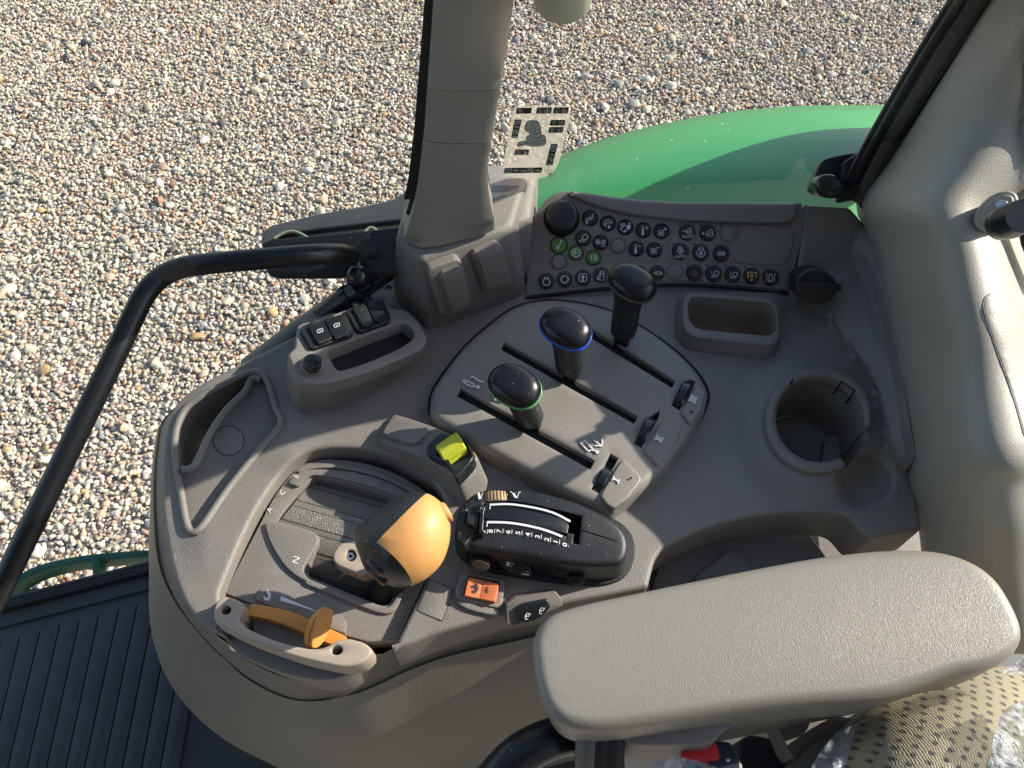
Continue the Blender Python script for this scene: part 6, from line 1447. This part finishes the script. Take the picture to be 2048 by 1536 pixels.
plate('release_button', M['red'], BS.up(.003), rnd([(1362, 1505, 3), (1432, 1484, 3), (1440, 1518, 3), (1410, 1525, 3), (1366, 1520, 3)], 3), bu, d=.006, bev=1.2)
plate('rivet', M['steel'], BS.up(.002), ell(1456, 1520, 4, None, 0, 16), bu, d=.003, bev=1)
plate('bright_edge', M['handle'], BS.up(-.001), rnd([(1470, 1500), (1484, 1530), (1486, 1560), (1474, 1555)], 3), bu, d=.01, bev=1.5)
se = thing('seat', P(1850, 1470, 0), 'seat cushion in cream cloth woven with small dark tufts, lower right corner', 'seat')
def sz_(u, v):
    r = math.hypot((u - 1985) / 300, (v - 1620) / 300)
    return .055 - .085 * min(1.3, r) ** 2.2
mb = MB(); rs = []
for i in range(30):
    r = (i / 29) ** .9; rr = []
    for j in range(64):
        a = 2 * math.pi * j / 64
        u = 1985 + math.cos(a) * 335 * r * (1 + .06 * math.cos(2 * a)); v = 1620 + math.sin(a) * 290 * r
        if math.sin(a) < 0: v = 1620 + math.sin(a) * (288 * r)
        rr.append(P(u, v, .062 - .07 * r ** 3.2))
    rs.append(rr)
rs.append([p + Vector((0, 0, -.09)) for p in rs[-1]])
mb.loops(rs, cap0=True); mb.build('cushion', M['fabric'], se, 60)
plate('seat_base', M['rubber'], HZ(-.09), rnd([(1480, 1470), (1700, 1440), (2200, 1350), (2300, 1800), (1480, 1800)], 30), se, d=.06, bev=6)
fm = thing('plastic_cover', P(1720, 1490, .02), 'crumpled clear plastic film hanging off the edge of the seat cloth', 'plastic film')
rg = random.Random(3)
def film(name, edge0, edge1, z0, z1, par, n=40, m_=9, amp=.006, seed=0):
    a = cat([(u, v) for u, v in edge0], n); b = cat([(u, v) for u, v in edge1], n); mb = MB(); R = []
    for i in range(m_):
        t = i / (m_ - 1); R.append([])
        for j in range(n):
            q = Vector(a[j]).lerp(Vector(b[j]), t); z = z0 + (z1 - z0) * t
            w = noise.noise(Vector((q.x * .035 + seed, q.y * .035, t * 2))) * amp + abs(noise.noise(Vector((q.x * .09, q.y * .09 + seed, 5)))) * amp * .6
            R[-1].append(P(q.x, q.y, z + w))
    mb.loops(R, closed=False); return mb.build(name, M['film'], par, 180, sub=1)
film('film_fold', [(1770, 1420), (1700, 1442), (1660, 1480), (1625, 1530), (1610, 1580)], [(1730, 1440), (1708, 1462), (1700, 1500), (1690, 1540), (1690, 1590)], .012, .03, fm)
f2 = thing('plastic_cover', P(2010, 1450, .05), 'clear plastic film bunched over the right side of the seat, at the corner', 'plastic film')
film('film_fold', [(2060, 1395), (2010, 1420), (1990, 1470), (1975, 1540), (1970, 1600)], [(2160, 1350), (2130, 1420), (2120, 1470), (2120, 1540), (2110, 1600)], .068, .075, f2, seed=4)
film('film_fold', [(2000, 1345), (2025, 1330), (2060, 1305), (2100, 1290)], [(2025, 1350), (2050, 1345), (2080, 1330), (2120, 1325)], .05, .055, f2, seed=8)
f3 = thing('plastic_cover', P(1360, 1540, .02), 'sliver of pale plastic film over the bottom edge beside the red buckle', 'plastic film')
film('film_fold', [(1285, 1560), (1300, 1530), (1340, 1514), (1380, 1518), (1430, 1534), (1460, 1560)], [(1285, 1600), (1300, 1590), (1340, 1585), (1380, 1585), (1430, 1590), (1460, 1600)], .022, .03, f3, seed=12)
bt = thing('seat_side_bracket', P(1640, 1480, -.03), 'dull taupe angled bracket between the armrest and the seat cloth', 'bracket')
plate('bracket', M['taupe_dk'], HZ(-.04), rnd([(1545, 1425), (1620, 1420), (1720, 1440), (1680, 1480), (1620, 1500), (1590, 1520), (1575, 1500)], 8), bt, d=.03, bev=3)
plate('bracket_arm', M['lower'], HZ(-.03), rnd([(1580, 1540), (1620, 1490), (1700, 1450), (1760, 1440), (1700, 1600), (1560, 1600)], 8), bt, d=.03, bev=4)

# ------------------------------------------------------------------ belt anchor on the corner trim
an = thing('belt_anchor', P(2000, 420, .16), 'round beige belt anchor boss with a bright hex bolt and black tip, right edge', 'belt anchor')
AS = Flat(P(1990, 425, .188), Vector((-.55, -.45, .70)))
def d1(pts): return cr('d1', pts)
plate('anchor_boss', M['trim'], AS, ell(1992, 420, 52, 30, -38), an, d=.03, bev=9, bseg=6, smooth=70)
plate('anchor_ring', M['trim'], AS.up(.006), ell(1994, 418, 40, 21, -38), an, d=.02, bev=6, bseg=5, smooth=70)
hx = [AS.up(.008)(2005 + 15 * math.cos(R_(60 * k + 10)), 418 + 14 * math.sin(R_(60 * k + 10))) for k in range(6)]
ho = Vector((.001, -.002, .012)); rings('hex_bolt', M['steel'], [hx, [p + AS.nn * .010 for p in hx], [p.lerp(sum(hx, Vector()) / 6, .12) + AS.nn * .0112 for p in hx]], an, smooth=20)
tp = P(2012, 445, .208); te = P(2065, 425, .235)
a_ = (te - tp).normalized(); x_ = a_.orthogonal().normalized(); y_ = a_.cross(x_)
rings('black_tip', M['black_sat'], [sup(tp - a_ * .012, x_, y_, .004, .004, 2, 24), sup(tp - a_ * .011, x_, y_, .008, .008, 2, 24), sup(tp - a_ * .006, x_, y_, .0115, .0115, 2, 24), sup(tp + a_ * .006, x_, y_, .0125, .0125, 2, 24), sup(tp + a_ * .022, x_, y_, .0115, .0115, 2, 24)], an, smooth=60)
tube('belt_edge', M['black'], [P(2125, 300, .19), P(2080, 400, .18), P(2056, 470, .165), P(2100, 560, .15)], .006, an, n=20, seg=10)
ac = thing('access_cover', P(2020, 720, .12), 'long oval access cover set into the corner trim at the right edge', 'cover')
oc = rnd([(1962, 600, 30), (1990, 580, 30), (2030, 600, 30), (2062, 680, 40), (2070, 900, 30), (2050, 880, 40), (2030, 800, 60), (1985, 680, 60)], 20, 6)
plate('oval_cover', M['trim'], TRIM, oc, ac, d=.004, bev=1.2, bseg=2, h=.0010, grid=16)
mb = MB(); mb.loops([[TRIM(*p) + TRIM.n(*p) * .0006 for p in offs(orient(oc), d_)] for d_ in (1.6, -1)]); mb.build('cover_gap', M['taupe_dk'], ac, 0)

# ------------------------------------------------------------------ grab bar, mirror bracket and door strut
gb = thing('grab_bar', P(640, 510, .1), 'thick black bent tube running from the pillar down across the gravel, left', 'grab bar')
pts = [P(700, 512, .075), P(672, 508, .10), P(620, 510, .112), P(520, 518, .112), P(430, 526, .112), P(370, 534, .112), P(325, 552, .110), P(292, 585, .106), P(268, 630, .10), P(235, 700, .09), P(130, 915, .055), P(20, 1140, .015), P(-60, 1300, -.02)]
tube('tube', M['metal_bar'], pts, .0090, gb, n=90, seg=28)
br = thing('mirror_bracket', P(680, 500, .09), 'flat black plate with rounded end behind the grab bar, bolted beside the pillar', 'bracket')
BP = Flat(P(700, 520, .055), Vector((.0, -.55, .75)))
D2 = lambda pts: [(*cr('d2', p[:2]), (p[2] if len(p) > 2 else 20) * .2734) for p in pts]
plate('bracket_plate', M['black_sat'], BP, rnd(D2([(158, 545, 20), (200, 512, 40), (700, 468, 60), (1180, 418, 20), (1240, 430, 10), (1240, 760, 10), (1050, 775, 30), (650, 792, 60), (240, 792, 50), (185, 740, 60)]), 5, 6), br, d=.008, bev=2, bseg=3)
plate('bolt_head', M['black_sat'], BP.up(.004), ell(*cr('d2', (965, 610)), 12, 10), br, d=.006, bev=2)
fa = thing('mirror_fairing', P(620, 450, .05), 'grey tapering plastic fairing outside the glass, just above the black bracket', 'fairing')
FA = Flat(P(700, 450, .0), Vector((.05, -.35, .93)))
FS_ = Flat(P(700, 450, -.03), Vector((.05, -.35, .93)))
plate('fairing_shell', M['grey_fair'], FS_, rnd(D2([(148, 560, 30), (165, 450, 50), (230, 400, 40), (600, 310, 150), (900, 262, 150), (1120, 215, 60), (1190, 170, 60), (1300, 60, 20), (1400, 60, 5), (1400, 350, 5), (1100, 372, 100), (600, 430, 60), (300, 470, 60)]), 6, 6), fa, d=.05, bev=5, bseg=5)
plate('fairing_inner', M['rubber'], FS_.up(-.006), rnd(D2([(150, 520, 30), (300, 440, 60), (700, 390, 60), (1300, 340, 10), (1300, 480, 10), (900, 520, 10), (180, 560, 20)]), 6, 6), fa, d=.03, bev=2)
for x0, x1, y in ((250, 500, 455), (900, 1020, 425)):
    tube('lens_rim', M['glass_edge'], [FS_.up(.004)(*cr('d2', (x0 + (x1 - x0) * t, y + 45 - 50 * math.sin(math.pi * min(1, t * 1.0))))) for t in [k / 12 for k in range(13)]], .0018, fa, seg=6)
du = thing('door_strut', P(700, 580, .03), 'black gas strut with ball joint, running under the bracket behind the outlet box', 'gas strut')
tube('cylinder', M['black_sat'], [P(722, 578, .045), P(590, 668, -.01), P(500, 735, -.05)], .0115, du, seg=18)
tube('rod_end', M['black_gl'], [P(742, 562, .05), P(690, 602, .033)], .008, du, seg=16)
tube('collar', M['black_gl'], [P(703, 592, .037), P(694, 599, .034)], .0132, du, seg=18)
for (u, v, z, r) in ((716, 553, .058, .0115), (712, 528, .064, .0075)):
    c = P(u, v, z); rings('ball_joint' if r > .01 else 'ball_stud', M['black_gl'], [sup(c + CU * (r * math.sin(a)), CR, CF, max(.0005, r * math.cos(a)), max(.0005, r * math.cos(a)), 2, 20) for a in [R_(-89 + 178 * k / 12) for k in range(13)]], du, smooth=180)
de = thing('door_edge', P(640, 650, -.03), 'pale green glass door edge with parallel black seals, slanting behind the outlet box', 'door edge')
tube('seal_strip', M['rubber'], [P(790, 545, .03), P(700, 610, .005), P(600, 690, -.03), P(520, 760, -.06)], .0045, de, seg=10)
tube('seal_strip', M['rubber'], [P(770, 540, .03), P(680, 605, .005), P(580, 685, -.03), P(500, 750, -.06)], .0035, de, seg=10)
plate('glass_lip', M['glass_edge'], Flat(P(640, 640, -.03), Vector((-.1, -.6, .75))), [(735, 545), (755, 548), (690, 605), (620, 665), (500, 760), (470, 775), (560, 690), (640, 622)], de, d=.005, bev=.6, bseg=2)
plate('trim_panel', M['lower'], HZ(.0), [(700, 598), (770, 548), (800, 548), (800, 605), (760, 620)], de, d=.02, bev=1)

# ------------------------------------------------------------------ lamp cover at the top
lc = thing('grab_lamp_cover', P(1124, 0, .28), 'beige rounded plastic cap hanging into the top edge, right of the pillar', 'lamp cover')
c = P(1126, -22, .30); a_ = (P(1122, -260, .42) - c).normalized(); x_ = CR.copy(); x_ = (x_ - a_ * a_.dot(x_)).normalized(); y_ = a_.cross(x_); w = (P(1186, -22, .30) - P(1064, -22, .30)).length / 2
rings('cap', M['bpillar'], [sup(c + a_ * (w * (-.95 + h)), x_, y_, w * r, w * r, 2.3, 40) for h, r in ((0, .02), (.01, .35), (.06, .58), (.16, .76), (.32, .89), (.55, .97), (.8, 1), (1.4, 1.02), (3, 1.02), (5, 1.0))], lc, smooth=80)
tube('cap_seam', M['taupe_dk'], [c + a_ * (w * (-.95 + h)) + (x_ * -.55 - y_ * .0 + (CO - c).normalized() * .83).normalized() * w * r * 1.0 for h, r in ((.10, .68), (.25, .84), (.55, .97), (1.2, 1.015), (3, 1.02))], .0006, lc, n=20, seg=6)

# ------------------------------------------------------------------ unseen cab shell, added to shape the fill light
rf = thing('cab_roof', Vector((-.1, .1, 1.0)), 'pale headliner of the cab roof out of view, opened above the console for sky light', 'roof')
mb = MB()
def slab(x0, x1, y0, y1, z0, z1): mb.loops([[Vector((x0, y0, z)), Vector((x1, y0, z)), Vector((x1, y1, z)), Vector((x0, y1, z))] for z in (z0, z1)], cap0=True, cap1=True)
slab(-1.15, .62, .60, .66, 1.0, 1.10); slab(-1.15, .62, -.95, -.10, 1.0, 1.10); slab(-1.15, -.75, -.10, .60, 1.0, 1.10); slab(.38, .62, -.10, .60, 1.0, 1.10)  # unseen roof ring, its opening shaped to let blue sky light in
mb.build('headliner', M['trim'], rf, 30)
dw = thing('fill_block_wall', Vector((-.3, -1.02, -.5)), 'unseen dark wall added on the far side of the cab to cut fill light', 'wall panel')
mb = MB(); mb.loops([[Vector((x, y, z)) for x, y in ((-1.2, -1.0), (.8, -1.0), (.8, -1.04), (-1.2, -1.04))] for z in (-.52, 1.0)], cap0=True, cap1=True); mb.build('panel', M['taupe_dk'], dw, 30)  # unseen closed wall up to the roof, added to block side light
df = thing('dashboard', Vector((-1.32, -.5, -.5)), 'dark dashboard side out of view to the left, added to cut low fill light', 'dashboard')
mb = MB(); mb.loops([[Vector((x, y, z)) for x, y in ((-1.30, -1.0), (-1.30, -.15), (-1.36, -.15), (-1.36, -1.0))] for z in (-.52, .25)], cap0=True, cap1=True); mb.build('panel', M['taupe_dk'], df, 30)  # unseen dash block, added to darken the low ambient light
bs = thing('unseen_backrest', Vector((.62, -.35, -.05)), 'unseen upright cloth backrest added beyond the seat to cut side light', 'backrest')
mb = MB(); rs = [sup(Vector((.62 + .06 * k, -.36, -.1 + .62 * k)), Vector((1, 0, 0)), Vector((0, 1, 0)), .07, .24 - .03 * k, 3.2, 32) for k in (0, .3, .6, .85, .97, 1)]
rings('pad', M['fabric'], rs, bs, smooth=60)  # unseen backrest, added to reduce fill from the side
